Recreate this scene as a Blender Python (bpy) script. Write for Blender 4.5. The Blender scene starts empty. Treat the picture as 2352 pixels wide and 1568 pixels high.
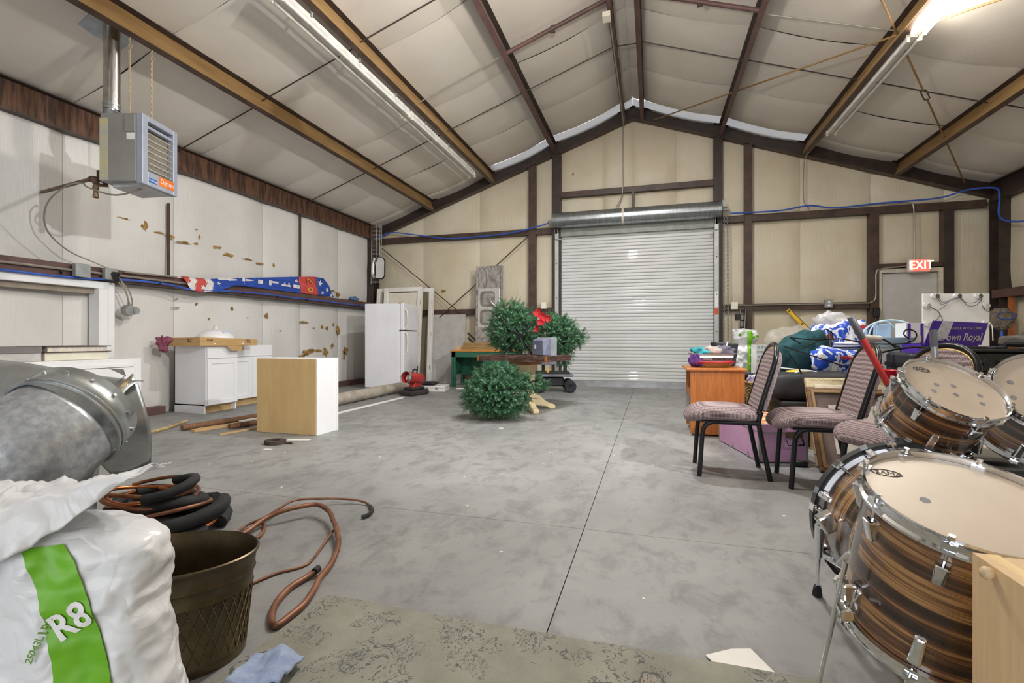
import bpy, bmesh, math, random
from math import sin, cos, pi, radians as R, atan2, sqrt, hypot
from mathutils import Vector as V, Matrix, Euler, noise

SC = bpy.context.scene
COL = SC.collection
# ---------------------------------------------------------------- camera, world, exposure
YAW = R(16.12)
cam = bpy.data.cameras.new('camera'); cam_o = bpy.data.objects.new('camera', cam); COL.objects.link(cam_o)
cam.lens = 17; cam.sensor_width = 36; cam.shift_y = -0.00234; cam.clip_start = .02
cam_o.location = (0, 0, .96); cam_o.rotation_euler = (R(90), 0, YAW)
SC.camera = cam_o
W = bpy.data.worlds.new('daylight'); SC.world = W; W.use_nodes = True
W.node_tree.nodes['Background'].inputs[0].default_value = (.93, .96, 1, 1)
W.node_tree.nodes['Background'].inputs[1].default_value = 1.3
SC.view_settings.view_transform = 'Standard'; SC.view_settings.look = 'None'
SC.view_settings.gamma = 1; SC.view_settings.use_curve_mapping = False
SC.view_settings.exposure = 1.3
TUBE_STRENGTH = 26.0
GLOBE_EMIT = 105.0
HIGHBAY_WATTS = 70.0
FLOOD_WATTS = 480.0

# ---------------------------------------------------------------- colour and material helpers
def lin(c):
    f = lambda u: u/12.92 if u <= .04045 else ((u+.055)/1.055)**2.4
    return (f(c[0]/255), f(c[1]/255), f(c[2]/255), 1)
MC = {}
def newmat(name):
    m = bpy.data.materials.new(name); m.use_nodes = True
    nt = m.node_tree; b = nt.nodes['Principled BSDF']
    MC[name] = m
    return m, nt, b
def N(nt, t, **kw):
    n = nt.nodes.new(t)
    for k, v in kw.items():
        if k.startswith('i_'): n.inputs[int(k[2:]) if k[2:].isdigit() else k[2:]].default_value = v
        else: setattr(n, k, v)
    return n
def L(nt, a, b): nt.links.new(a, b)
def coords(nt, stretch=(1, 1, 1), kind='Object'):
    tc = N(nt, 'ShaderNodeTexCoord'); mp = N(nt, 'ShaderNodeMapping')
    mp.inputs['Scale'].default_value = stretch
    L(nt, tc.outputs[kind], mp.inputs[0]); return mp.outputs[0]
def ramp(nt, fac, stops, interp='LINEAR'):
    r = N(nt, 'ShaderNodeValToRGB'); e = r.color_ramp.elements; r.color_ramp.interpolation = interp
    while len(e) < len(stops): e.new(.5)
    for i, (p, c) in enumerate(stops): e[i].position = p; e[i].color = lin(c) if len(c) == 3 else c
    L(nt, fac, r.inputs[0]); return r.outputs[0]
def noise_t(nt, vec, scale, detail=4, rough=.55, dist=0):
    n = N(nt, 'ShaderNodeTexNoise'); n.inputs['Scale'].default_value = scale; n.inputs['Detail'].default_value = detail
    n.inputs['Roughness'].default_value = rough; n.inputs['Distortion'].default_value = dist
    L(nt, vec, n.inputs['Vector']); return n.outputs['Fac']
def mixc(nt, fac, a, b, mode='MIX'):
    m = N(nt, 'ShaderNodeMix', data_type='RGBA', blend_type=mode)
    for s, v in ((m.inputs[0], fac), (m.inputs[6], a), (m.inputs[7], b)):
        if hasattr(v, 'is_output'): L(nt, v, s)
        elif isinstance(v, (int, float)): s.default_value = v
        else: s.default_value = lin(v) if len(v) == 3 else v
    return m.outputs[2]
def math_n(nt, op, a, b=None, c=None):
    m = N(nt, 'ShaderNodeMath', operation=op)
    for i, v in enumerate((a, b, c)):
        if v is None: continue
        if hasattr(v, 'is_output'): L(nt, v, m.inputs[i])
        else: m.inputs[i].default_value = v
    return m.outputs[0]
def bump_to(nt, b, h, strength, dist=.01):
    bp = N(nt, 'ShaderNodeBump'); bp.inputs['Strength'].default_value = strength; bp.inputs['Distance'].default_value = dist
    L(nt, h, bp.inputs['Height']); L(nt, bp.outputs[0], b.inputs['Normal'])
def M(name, c1, c2=None, rough=.5, metal=0, scale=8, stretch=(1, 1, 1), bump=0, bdist=.004, bscale=None,
      lo=.35, hi=.65, coat=0, trans=0, alpha=1, emit=0, ior=None, detail=5):
    if name in MC: return MC[name]
    m, nt, b = newmat(name)
    b.inputs['Roughness'].default_value = rough; b.inputs['Metallic'].default_value = metal
    b.inputs['Coat Weight'].default_value = coat; b.inputs['Transmission Weight'].default_value = trans
    b.inputs['Alpha'].default_value = alpha
    if ior: b.inputs['IOR'].default_value = ior
    if c2 is None: c2 = tuple(max(0, int(x*.88)) for x in c1)
    vec = coords(nt, stretch); f = noise_t(nt, vec, scale, detail)
    L(nt, ramp(nt, f, [(lo, c2), (hi, c1)]), b.inputs['Base Color'])
    if bump: bump_to(nt, b, noise_t(nt, vec, bscale or scale*4, 4), bump, bdist)
    if emit:
        b.inputs['Emission Color'].default_value = lin(c1); b.inputs['Emission Strength'].default_value = emit
    return m

# ---------------------------------------------------------------- mesh builder
WM = {}
def tag(o, label=None, cat=None, group=None, kind=None):
    if label: o['label'] = label
    if cat: o['category'] = cat
    if group: o['group'] = group
    if kind: o['kind'] = kind
    return o
def T(name, label, cat, loc=(0, 0, 0), rz=0, group=None, world=False, rot=None, kind=None):
    o = bpy.data.objects.new(name, None); COL.objects.link(o); o.empty_display_size = .1
    o.location = loc; e = Euler(rot) if rot else Euler((0, 0, rz)); o.rotation_euler = e
    tag(o, label, cat, group, kind)
    WM[o] = (Matrix.Translation(loc) @ e.to_matrix().to_4x4()).inverted() if world else None
    return o
def frame_z(d):
    d = V(d).normalized(); a = V((0, 0, 1)) if abs(d.z) < .95 else V((1, 0, 0))
    x = a.cross(d).normalized(); return x, d.cross(x)
def catmull(P, k=6, closed=False):
    P = [V(p) for p in P]; n = len(P); out = []
    if n < 3: return P
    for i in range(n if closed else n-1):
        g = (lambda j: P[j % n]) if closed else (lambda j: P[min(max(j, 0), n-1)])
        p0, p1, p2, p3 = g(i-1), g(i), g(i+1), g(i+2)
        for s in range(k):
            t = s/k
            out.append(.5*((2*p1)+(p2-p0)*t+(2*p0-5*p1+4*p2-p3)*t*t+(3*p1-p0-3*p2+p3)*t**3))
    if not closed: out.append(P[-1])
    return out
class MB:
    def __init__(s, X=None): s.v = []; s.f = []; s.X = X
    def add(s, vs, fs):
        n = len(s.v)
        s.v += [(s.X @ V(v)) if s.X else V(v) for v in vs]
        s.f += [tuple(i+n for i in f) for f in fs]; return s
    def box(s, x0, x1, y0, y1, z0, z1):
        return s.add([(x, y, z) for z in (z0, z1) for y in (y0, y1) for x in (x0, x1)],
                     [(0, 2, 3, 1), (4, 5, 7, 6), (0, 1, 5, 4), (2, 6, 7, 3), (0, 4, 6, 2), (1, 3, 7, 5)])
    def cbox(s, c, d): return s.box(c[0]-d[0]/2, c[0]+d[0]/2, c[1]-d[1]/2, c[1]+d[1]/2, c[2]-d[2]/2, c[2]+d[2]/2)
    def hexa(s, P): # 8 points: bottom 4 ccw, top 4 ccw
        return s.add(P, [(3, 2, 1, 0), (4, 5, 6, 7), (0, 1, 5, 4), (1, 2, 6, 5), (2, 3, 7, 6), (3, 0, 4, 7)])
    def beam(s, a, b, w, h, up=(0, 0, 1)):
        a, b = V(a), V(b); d = (b-a).normalized(); x = d.cross(V(up)).normalized(); y = x.cross(d)
        q = [(-w/2, -h/2), (w/2, -h/2), (w/2, h/2), (-w/2, h/2)]
        return s.hexa([a+x*i+y*j for i, j in q]+[b+x*i+y*j for i, j in q])
    def cyl(s, a, b, r0, r1=None, n=16, cap=True):
        r1 = r0 if r1 is None else r1; a, b = V(a), V(b); x, y = frame_z(b-a)
        vs = [a+(x*cos(2*pi*i/n)+y*sin(2*pi*i/n))*r0 for i in range(n)]+[b+(x*cos(2*pi*i/n)+y*sin(2*pi*i/n))*r1 for i in range(n)]
        fs = [(i, (i+1) % n, n+(i+1) % n, n+i) for i in range(n)]
        if cap: fs += [tuple(range(n-1, -1, -1)), tuple(range(n, 2*n))]
        return s.add(vs, fs)
    def tube(s, P, r, n=8, k=0, closed=False, cap=True):
        P = catmull(P, k, closed) if k else [V(p) for p in P]
        m = len(P); vs = []; fs = []; px = None
        for i, p in enumerate(P):
            d = (P[(i+1) % m]-P[i-1]) if closed else (P[min(i+1, m-1)]-P[max(i-1, 0)])
            if d.length < 1e-9: d = V((0, 0, 1))
            d.normalize()
            if px is None: px, _ = frame_z(d)
            px = px-d*px.dot(d)
            px = px.normalized() if px.length > 1e-6 else frame_z(d)[0]
            y = d.cross(px); rr = r[i*len(r)//m] if isinstance(r, (list, tuple)) else r
            vs += [p+(px*cos(2*pi*j/n)+y*sin(2*pi*j/n))*rr for j in range(n)]
        for i in range(m if closed else m-1):
            a, b = i*n, ((i+1) % m)*n
            fs += [(a+j, a+(j+1) % n, b+(j+1) % n, b+j) for j in range(n)]
        if cap and not closed: fs += [tuple(range(n-1, -1, -1)), tuple((m-1)*n+j for j in range(n))]
        return s.add(vs, fs)
    def lathe(s, prof, n=32, X=None, closed=False, sx=1, sy=1):
        vs = []; fs = []; m = len(prof)
        for r, z in prof:
            for j in range(n):
                p = V((r*cos(2*pi*j/n)*sx, r*sin(2*pi*j/n)*sy, z)); vs.append(X @ p if X else p)
        for i in range(m if closed else m-1):
            a, b = i*n, ((i+1) % m)*n
            fs += [(a+j, a+(j+1) % n, b+(j+1) % n, b+j) for j in range(n)]
        if not closed:
            if prof[0][0] > 1e-4: pass
        return s.add(vs, fs)
    def disc(s, r, z, n=32, X=None, flip=False, sx=1, sy=1):
        vs = [V((r*cos(2*pi*j/n)*sx, r*sin(2*pi*j/n)*sy, z)) for j in range(n)]
        if X: vs = [X @ v for v in vs]
        return s.add(vs, [tuple(range(n-1, -1, -1)) if flip else tuple(range(n))])
    def prism(s, poly, h0, h1, X=None):
        n = len(poly); vs = [V((p[0], p[1], h0)) for p in poly]+[V((p[0], p[1], h1)) for p in poly]
        if X: vs = [X @ v for v in vs]
        return s.add(vs, [tuple(range(n-1, -1, -1)), tuple(range(n, 2*n))]+[(i, (i+1) % n, n+(i+1) % n, n+i) for i in range(n)])
    def grid(s, fn, nu, nv, cu=False, cv=False):
        vs = [fn(i/(nu if cu else nu-1), j/(nv if cv else nv-1)) for j in range(nv) for i in range(nu)]
        fs = [(j*nu+i, j*nu+(i+1) % nu, ((j+1) % nv)*nu+(i+1) % nu, ((j+1) % nv)*nu+i)
              for j in range(nv if cv else nv-1) for i in range(nu if cu else nu-1)]
        return s.add(vs, fs)
    def build(s, name, mat, par=None, loc=None, rz=0, smooth=None, bevel=0, seg=1, solid=0, subs=0, rot=None):
        me = bpy.data.meshes.new(name); vs = s.v
        root = par
        while root is not None and root not in WM: root = root.parent
        o = bpy.data.objects.new(name, me)
        if par is not None:
            inv = WM.get(root)
            if inv is not None: vs = [inv @ v for v in vs]
        elif loc is None:
            xs = [v.x for v in vs]; ys = [v.y for v in vs]; zs = [v.z for v in vs]
            base = V(((min(xs)+max(xs))/2, (min(ys)+max(ys))/2, min(zs)))
            vs = [v-base for v in vs]; o.location = base
            WM[o] = Matrix.Translation(-base)
        else:
            o.location = loc; o.rotation_euler = rot or (0, 0, rz); WM[o] = None
        me.from_pydata([tuple(v) for v in vs], [], s.f)
        if bevel:
            bm = bmesh.new(); bm.from_mesh(me); bmesh.ops.recalc_face_normals(bm, faces=bm.faces)
            ed = [e for e in bm.edges if len(e.link_faces) == 2 and e.calc_face_angle() > .5]
            bmesh.ops.bevel(bm, geom=ed, offset=bevel, segments=seg, affect='EDGES', profile=.5)
            bm.to_mesh(me); bm.free()
        else:
            bm = bmesh.new(); bm.from_mesh(me); bmesh.ops.recalc_face_normals(bm, faces=bm.faces); bm.to_mesh(me); bm.free()
        if smooth:
            for p in me.polygons: p.use_smooth = True
            if smooth < 3: me.set_sharp_from_angle(angle=smooth)
        for m in (mat if isinstance(mat, (list, tuple)) else [mat]): me.materials.append(m)
        COL.objects.link(o)
        if par is not None: o.parent = par
        if solid:
            md = o.modifiers.new('thickness', 'SOLIDIFY'); md.thickness = solid; md.offset = 0
        if subs:
            md = o.modifiers.new('smooth', 'SUBSURF'); md.levels = subs; md.render_levels = subs
        return o
def text(name, body, size, mat, par, X, ext=.0008, shear=0, align='CENTER', sx=1, space=1, bold=0):
    cu = bpy.data.curves.new('tmp', 'FONT'); cu.body = body; cu.size = size; cu.extrude = ext; cu.shear = shear
    cu.align_x = align; cu.align_y = 'CENTER'; cu.resolution_u = 3; cu.space_character = space; cu.offset = bold
    t = bpy.data.objects.new('tmp', cu); COL.objects.link(t)
    bpy.context.view_layer.update()
    me = bpy.data.meshes.new_from_object(t.evaluated_get(bpy.context.evaluated_depsgraph_get()))
    bpy.data.objects.remove(t)
    S = Matrix.Diagonal((sx, 1, 1, 1)); A = X @ S
    root = par
    while root is not None and root not in WM: root = root.parent
    inv = WM.get(root)
    if inv is not None: A = inv @ A
    me.transform(A); me.materials.clear(); me.materials.append(mat)
    o = bpy.data.objects.new(name, me); COL.objects.link(o); o.parent = par
    return o
def XF(o, x, y):  # matrix with origin o, local x and y directions, z = x cross y
    x = V(x).normalized(); y = V(y).normalized(); z = x.cross(y).normalized(); y = z.cross(x)
    m = Matrix((x, y, z)).transposed().to_4x4(); m.translation = V(o); return m
def fbm(p, s, k=3, seed=0):
    return noise.fractal(V(p)*s+V((seed*7.3, seed*3.1, seed*5.7)), .6, 2.0, k)
def blob(mb, c, r, e=.6, amp=.06, ns=5, seed=0, nu=36, nv=20, zmin=None, X=None):
    sg = lambda a, p: math.copysign(abs(a)**p, a)
    def fn(u, v):
        a = 2*pi*u; b = -pi/2+pi*v
        p = V((sg(cos(b), e)*sg(cos(a), e)*r[0], sg(cos(b), e)*sg(sin(a), e)*r[1], sg(sin(b), e)*r[2]))
        q = p*(1+amp*fbm(p, ns, 3, seed))
        if zmin is not None: q.z = max(q.z, zmin)
        return (X @ (V(c)+q)) if X else V(c)+q
    return mb.grid(fn, nu, nv, cu=True)
def cycle_copy(o, parent=None):
    c = o.copy(); COL.objects.link(c); c.parent = parent
    for ch in list(o.children): cycle_copy(ch, c)
    return c
# ---------------------------------------------------------------- materials with a pattern of their own
def insulation(name, c1, c2, stain, wr=.28):
    m, nt, b = newmat(name); v = coords(nt)
    big = noise_t(nt, v, 1.1, 4); c = ramp(nt, big, [(.35, c2), (.65, c1)])
    sp = noise_t(nt, coords(nt, (7, 7, 1.0)), 1.6, 6, .65)
    c = mixc(nt, ramp(nt, sp, [(.62, (0, 0, 0)), (.78, (90, 90, 90))]), c, stain)
    L(nt, c, b.inputs['Base Color']); b.inputs['Roughness'].default_value = .42
    w1 = noise_t(nt, coords(nt, (9, 9, .7)), 3.0, 5, .6, 1.0); w2 = noise_t(nt, coords(nt, (3, 3, 2.2)), 6, 4, .6, 2.0)
    bump_to(nt, b, math_n(nt, 'ADD', w1, math_n(nt, 'MULTIPLY', w2, .3)), wr, .02)
    return m
INS_L = insulation('insulation_facing_light', (222, 219, 214), (211, 207, 201), (178, 156, 118))
INS_B = insulation('insulation_facing_cream', (214, 204, 181), (203, 190, 163), (168, 138, 88))
INS_C = insulation('insulation_facing_ceiling', (228, 221, 210), (219, 211, 199), (165, 145, 110), .14)
def concrete():
    m, nt, b = newmat('concrete'); v = coords(nt)
    a = noise_t(nt, v, .9, 6, .6, .6); c = ramp(nt, a, [(.3, (126, 126, 125)), (.5, (143, 143, 141)), (.72, (157, 157, 155))])
    d = noise_t(nt, coords(nt, (1.6, 1, 1)), 5, 8, .7, .4)
    c = mixc(nt, ramp(nt, d, [(.36, (200, 200, 200)), (.52, (0, 0, 0))]), c, (102, 102, 100))
    e = noise_t(nt, v, 22, 5, .7); c = mixc(nt, ramp(nt, e, [(.62, (0, 0, 0)), (.75, (110, 110, 110))]), c, (180, 180, 178))
    s = noise_t(nt, coords(nt, (1, 9, 1)), 3, 7, .75); c = mixc(nt, ramp(nt, s, [(.63, (0, 0, 0)), (.72, (90, 90, 90))]), c, (117, 116, 112))
    L(nt, c, b.inputs['Base Color']); b.inputs['Roughness'].default_value = .55
    bump_to(nt, b, math_n(nt, 'ADD', e, noise_t(nt, v, 90, 3)), .18, .004)
    return m
CONC = concrete()
STEEL = M('brown_painted_steel', (84, 64, 53), (62, 46, 38), .5, 0, 6, (1, 1, 1), .2, .002, 40)
STEEL_D = M('dark_brown_painted_steel', (61, 47, 40), (45, 34, 29), .5, 0, 6, (1, 1, 1), .2, .002, 40)
STEEL_T = M('tan_steel', (150, 119, 74), (126, 95, 56), .6, 0, 2.5, (1, .6, 4), .2, .002, 40)
STEEL_R = M('rusty_streaked_steel', (104, 72, 52), (58, 38, 28), .7, 0, 5, (1, 5, .6), .2, .002, 40, .4, .6)
STEEL_P = M('maroon_painted_steel', (102, 74, 69), (84, 59, 55), .5, 0, 6)
FIBER = M('torn_fibreglass', (176, 142, 84), (112, 80, 38), .95, 0, 14, (1, 1, 1), .8, .01, 60, .35, .6)
WHITE = M('white_paint', (240, 239, 238), (232, 231, 230), .35, 0, 3)
WHITE_W = M('worn_white_paint', (238, 236, 232), (222, 217, 208), .42, 0, 3, (1, 1, .4))
OFFW = M('cream_plastic', (232, 226, 208), (220, 212, 192), .4)
GALV = M('galvanised_sheet', (204, 208, 210), (164, 170, 172), .32, .8, 9, (1, 1, 1), .08, .002, 30, .3, .7)
GALV_B = M('galvanised_duct', (204, 208, 213), (170, 176, 183), .33, .65, 46, (1, 1, 1), .25, .003, 60, .35, .65)
CHROME = M('chrome', (235, 237, 240), (225, 228, 232), .08, 1)
STAIN = M('stainless_steel', (214, 210, 204), (190, 185, 178), .28, 1, 12, (1, 6, 1))
BLACK = M('black_plastic', (34, 34, 36), (24, 24, 26), .45)
BLACKM = M('black_metal', (36, 36, 39), (22, 22, 24), .3, .3)
RUBBER = M('black_rubber', (48, 49, 52), (30, 31, 33), .8, 0, 10)
GREYP = M('grey_plastic', (150, 153, 160), (132, 135, 143), .5)
COPPER = M('tarnished_copper', (152, 106, 80), (108, 72, 52), .48, .45, 9)
COPPER_N = M('bright_copper', (214, 142, 92), (176, 104, 62), .3, .9, 9)
BLUEH = M('blue_hose', (58, 100, 196), (46, 82, 172), .45)
CABLE = M('grey_conduit', (172, 165, 152), (150, 143, 130), .45, .4)
ZINC = M('zinc_box', (168, 170, 168), (146, 148, 146), .5, .4)
CARDB = M('brown_cardboard', (196, 160, 110), (184, 147, 96), .8, 0, 5, (1, 1, 6))
BOARDB = M('raw_fibreboard', (216, 184, 130), (205, 171, 116), .7, 0, 4, (2, 1, .5))
RED = M('red_paint', (190, 58, 56), (162, 42, 42), .4)
def wood(name, c1, c2, sc=6, st=(1, 1, 12), rough=.5, coat=0):
    m, nt, b = newmat(name); v = coords(nt, st)
    f = noise_t(nt, v, sc, 6, .6, 1.2); w = noise_t(nt, coords(nt), 1.4, 3)
    L(nt, ramp(nt, math_n(nt, 'ADD', math_n(nt, 'MULTIPLY', f, .75), math_n(nt, 'MULTIPLY', w, .25)), [(.32, c2), (.62, c1)]), b.inputs['Base Color'])
    b.inputs['Roughness'].default_value = rough; b.inputs['Coat Weight'].default_value = coat
    bump_to(nt, b, f, .08, .002); return m
CHERRY = wood('cherry_veneer', (190, 116, 52), (156, 86, 34), 3, (14, 14, 1), .4)
MAPLE = wood('pale_maple', (226, 194, 150), (214, 180, 134), 3, (16, 16, 1), .5)
MAPLE_E = M('pale_maple_edge', (240, 212, 156), (232, 200, 142), .5, 0, 4, (9, 1, 1))
PINE = wood('pine_board', (216, 182, 130), (190, 150, 98), 3, (3, 3, 20), .6)
PINE_X = wood('pine_board_long', (222, 190, 140), (196, 158, 106), 2, (4, 20, 20), .6)
OLDWOOD = wood('old_brown_wood', (134, 96, 66), (98, 66, 42), 2, (6, 20, 20), .7)
DARKWOOD = wood('dark_table_wood', (92, 66, 52), (58, 40, 32), 3, (14, 2, 14), .45)
TREATED = wood('treated_lumber', (164, 134, 84), (132, 102, 60), 3, (2, 14, 14), .7)
def drumwood():
    m, nt, b = newmat('striped_ebony_veneer')
    tc = N(nt, 'ShaderNodeTexCoord'); sx = N(nt, 'ShaderNodeSeparateXYZ'); L(nt, tc.outputs['Object'], sx.inputs[0])
    ang = math_n(nt, 'ARCTAN2', sx.outputs[1], sx.outputs[0])
    cb = N(nt, 'ShaderNodeCombineXYZ'); L(nt, math_n(nt, 'MULTIPLY', ang, .16), cb.inputs[0]); L(nt, math_n(nt, 'MULTIPLY', sx.outputs[2], 22), cb.inputs[2])
    f = noise_t(nt, cb.outputs[0], 1.15, 2, .5, .15)
    cb2 = N(nt, 'ShaderNodeCombineXYZ'); L(nt, math_n(nt, 'MULTIPLY', ang, 1.1), cb2.inputs[0]); L(nt, math_n(nt, 'MULTIPLY', sx.outputs[2], 190), cb2.inputs[2])
    g = noise_t(nt, cb2.outputs[0], 1.0, 4, .6)
    h = math_n(nt, 'ADD', math_n(nt, 'MULTIPLY', f, .78), math_n(nt, 'MULTIPLY', g, .22))
    c = ramp(nt, h, [(.34, (30, 24, 23)), (.44, (56, 39, 31)), (.50, (82, 55, 40)), (.535, (130, 90, 56)), (.57, (188, 144, 94)), (.605, (124, 84, 52)), (.66, (50, 36, 30))])
    L(nt, c, b.inputs['Base Color']); b.inputs['Roughness'].default_value = .22; b.inputs['Coat Weight'].default_value = .8; b.inputs['Coat Roughness'].default_value = .06
    return m
DRUMW = drumwood()
DRUMH = M('drum_head_film', (206, 189, 169), (198, 181, 161), .32, 0, 5, (1, 1, 1), 0, coat=.3)
def weave():
    m, nt, b = newmat('woven_mauve_fabric'); v = coords(nt, (1, 1, 1))
    sx = N(nt, 'ShaderNodeSeparateXYZ'); L(nt, v, sx.inputs[0])
    tot = None
    for i, k in ((0, 760), (1, 760), (2, 760)):
        w = math_n(nt, 'SINE', math_n(nt, 'MULTIPLY', sx.outputs[i], k)); tot = w if tot is None else math_n(nt, 'ADD', tot, w)
    f = math_n(nt, 'MULTIPLY_ADD', tot, .17, .5)
    c = ramp(nt, f, [(.25, (84, 68, 71)), (.5, (132, 113, 114)), (.75, (172, 155, 153))])
    L(nt, c, b.inputs['Base Color']); b.inputs['Roughness'].default_value = .95; bump_to(nt, b, f, .4, .002); return m
FABRIC = weave()
GOLD = M('gold_trim', (176, 146, 82), (148, 118, 60), .4, .5)
def plastic_film(name, c, alpha, rough=.25):
    m, nt, b = newmat(name); b.inputs['Base Color'].default_value = lin(c); b.inputs['Roughness'].default_value = rough
    v = coords(nt); f = noise_t(nt, v, 14, 5, .6, 1.0)
    L(nt, ramp(nt, f, [(.3, (alpha*.6,)*3+(1,)), (.7, (min(1, alpha*1.4),)*3+(1,))]), b.inputs['Alpha'])
    bump_to(nt, b, f, .4, .015); return m
FILM = plastic_film('clear_film', (226, 222, 214), .26)
BUBBLE = plastic_film('bubble_film', (236, 236, 238), .45)
CLEARP = plastic_film('clear_plastic', (224, 230, 234), .42, .12)
def crumple():
    m, nt, b = newmat('white_bag_film'); v = coords(nt); b.inputs['Roughness'].default_value = .3
    L(nt, ramp(nt, noise_t(nt, v, 3, 3), [(.35, (226, 227, 229)), (.65, (238, 239, 240))]), b.inputs['Base Color'])
    dn = noise_t(nt, v, 6, 3, .6, 1.5); vo = N(nt, 'ShaderNodeTexVoronoi', feature='DISTANCE_TO_EDGE'); vo.inputs['Scale'].default_value = 11
    mp = N(nt, 'ShaderNodeMix', data_type='VECTOR'); mp.inputs[0].default_value = .35; nc = N(nt, 'ShaderNodeTexNoise'); nc.inputs['Scale'].default_value = 5; L(nt, v, nc.inputs['Vector'])
    L(nt, coords(nt, (1, 1, .45)), mp.inputs[4]); L(nt, nc.outputs['Color'], mp.inputs[5]); L(nt, mp.outputs[1], vo.inputs['Vector'])
    bump_to(nt, b, math_n(nt, 'ADD', math_n(nt, 'MULTIPLY', vo.outputs[0], 1.6), math_n(nt, 'MULTIPLY', dn, .6)), .5, .016); return m
BAGW = crumple()
GREENP = M('green_print', (122, 192, 40), (112, 180, 36), .4)
# ---------------------------------------------------------------- the building
XL, XR, YB, YF, RX = -6.2, 5.5, 9.95, -4.0, -.35
CZ = lambda x: 5.53-.35*abs(x-RX)
PUR = [-4.70, -3.30, -1.945, -.57, -.138, 1.27, 2.67, 4.08]
S = lambda o: tag(o, kind='structure')
fl = S(MB().box(XL-.1, XR+.1, YF, YB+.1, -.12, -.03).build('floor', M('slab_joint_filler', (70, 68, 66), (58, 56, 54), .9)))
for x0, x1 in ((XL-.1, -.332), (-.328, XR+.1)):
    for y0, y1 in ((YF, 2.4485), (2.4515, YB+.1)):
        MB().box(x0, x1, y0, y1, -.03, 0).build('slab', CONC, fl)
# roof and ceiling blanket
b = MB()
for x0, x1, ya, yb in ((XL-.1, RX, YF, 9.5), (RX, XR+.1, YF, 9.5), (XL-.1, -3.2, 9.5, YB+.1), (2.75, XR+.1, 9.5, YB+.1)):
    b.hexa([(x0, ya, CZ(x0)+.05), (x1, ya, CZ(x1)+.05), (x1, yb, CZ(x1)+.05), (x0, yb, CZ(x0)+.05),
            (x0, ya, CZ(x0)+.1), (x1, ya, CZ(x1)+.1), (x1, yb, CZ(x1)+.1), (x0, yb, CZ(x0)+.1)])
ceil = S(b.build('ceiling', M('roof_sheet', (190, 182, 168), None, .6)))
xs = [XL]+PUR[:4]+[RX]+PUR[4:]+[XR]
ys = [YF+i*1.55 for i in range(9)]+[9.5, YB]
THIN, nt_, bs_ = newmat('thin_translucent_blanket'); tr_ = N(nt_, 'ShaderNodeBsdfTranslucent'); tr_.inputs[0].default_value = (.8, .82, .86, 1); mx_ = N(nt_, 'ShaderNodeMixShader'); mx_.inputs[0].default_value = .13
bs_.inputs['Base Color'].default_value = lin((214, 208, 200)); L(nt_, bs_.outputs[0], mx_.inputs[1]); L(nt_, tr_.outputs[0], mx_.inputs[2]); L(nt_, mx_.outputs[0], nt_.nodes['Material Output'].inputs[0])
rs = random.Random(3)
for i in range(len(xs)-1):
    x0, x1 = xs[i]+.001, xs[i+1]-.001; w = x1-x0
    for j in range(len(ys)-1):
        y0, y1 = ys[j]+.0012, ys[j+1]-.0012; sg = .028*min(1, w)+.012*rs.random(); sd = rs.random()*40
        def fn(u, v):
            x = x0+w*u; y = y0+(y1-y0)*v
            return V((x, y, CZ(x)+.03-sg*sin(pi*u)*1.4-.02*(abs(2*v-1)**6<.5)*0-.006*fbm((x, y, sd), 2.2, 2)-.018*(1-abs(2*v-1)**10)))
        MB().grid(fn, 9, 9).build('insulation_panel', THIN if (j == len(ys)-2 and -3.2 < (x0+x1)/2 < 2.75) else INS_C, ceil, smooth=4)
# walls: outer sheet + blanket panels between the framing
wl = S(MB().box(XL-.12, XL-.07, YF, YB+.1, -.02, CZ(XL)+.05).build('wall_left', M('wall_sheet', (205, 196, 178), None, .6)))
wr = S(MB().box(XR+.07, XR+.12, YF, YB+.1, -.02, CZ(XR)+.05).build('wall_right', MC['wall_sheet']))
wb = S(MB().prism([(XL-.1, -.02), (XR+.1, -.02), (XR+.1, CZ(XR)), (RX, 5.52), (XL-.1, CZ(XL))], -.05, 0, XF((0, YB+.07, 0), (1, 0, 0), (0, 0, 1))).build('wall_back', MC['wall_sheet']))
b = MB()
b.box(XL-.12, -2.9, YF-.1, YF, -.02, 3.5); b.box(2.3, XR+.12, YF-.1, YF, -.02, 3.5); 
b.prism([(XL-.1, 3.5), (XR+.1, 3.5), (XR+.1, CZ(XR)+.05), (RX, 5.58), (XL-.1, CZ(XL)+.05)], 0, .1, XF((0, YF, 0), (1, 0, 0), (0, 0, 1)))
wf = S(b.build('wall_front', INS_L))
def panel(par, P, nrm, mat, bulge, nu=9, nv=13):
    P = [V(p) for p in P]; n = V(nrm); sd = random.Random(str(P)).random()*50
    def fn(u, v):
        p = (P[0]*(1-u)+P[1]*u)*(1-v)+(P[3]*(1-u)+P[2]*u)*v
        e = (1-abs(2*u-1)**6)*(1-abs(2*v-1)**8)
        return p+n*(bulge*e+.012*e*fbm(p, 1.6, 2, sd))
    MB().grid(fn, nu, nv).build('insulation_panel', mat, par, smooth=4)
yy = [-4, -2.4, -.9, .6, 2.15, 3.72, 5.0, 6.55, 7.45, 8.55, 9.95]
for i in range(len(yy)-1):
    a, c = yy[i]+.0012, yy[i+1]-.0012
    for z0, z1 in ((.0, 1.66), (1.67, 3.5)):
        panel(wl, [(XL, c, z0), (XL, a, z0), (XL, a, z1), (XL, c, z1)], (1, 0, 0), INS_L, .045)
yy = [-4, -2, 0, 2, 4, 5.6, 7.2, 8.6, 9.95]
for i in range(len(yy)-1):
    a, c = yy[i]+.0012, yy[i+1]-.0012
    for z0, z1 in ((.0, 1.66), (1.67, 3.4)):
        panel(wr, [(XR, a, z0), (XR, c, z0), (XR, c, z1), (XR, a, z1)], (-1, 0, 0), INS_B, .04)
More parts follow.
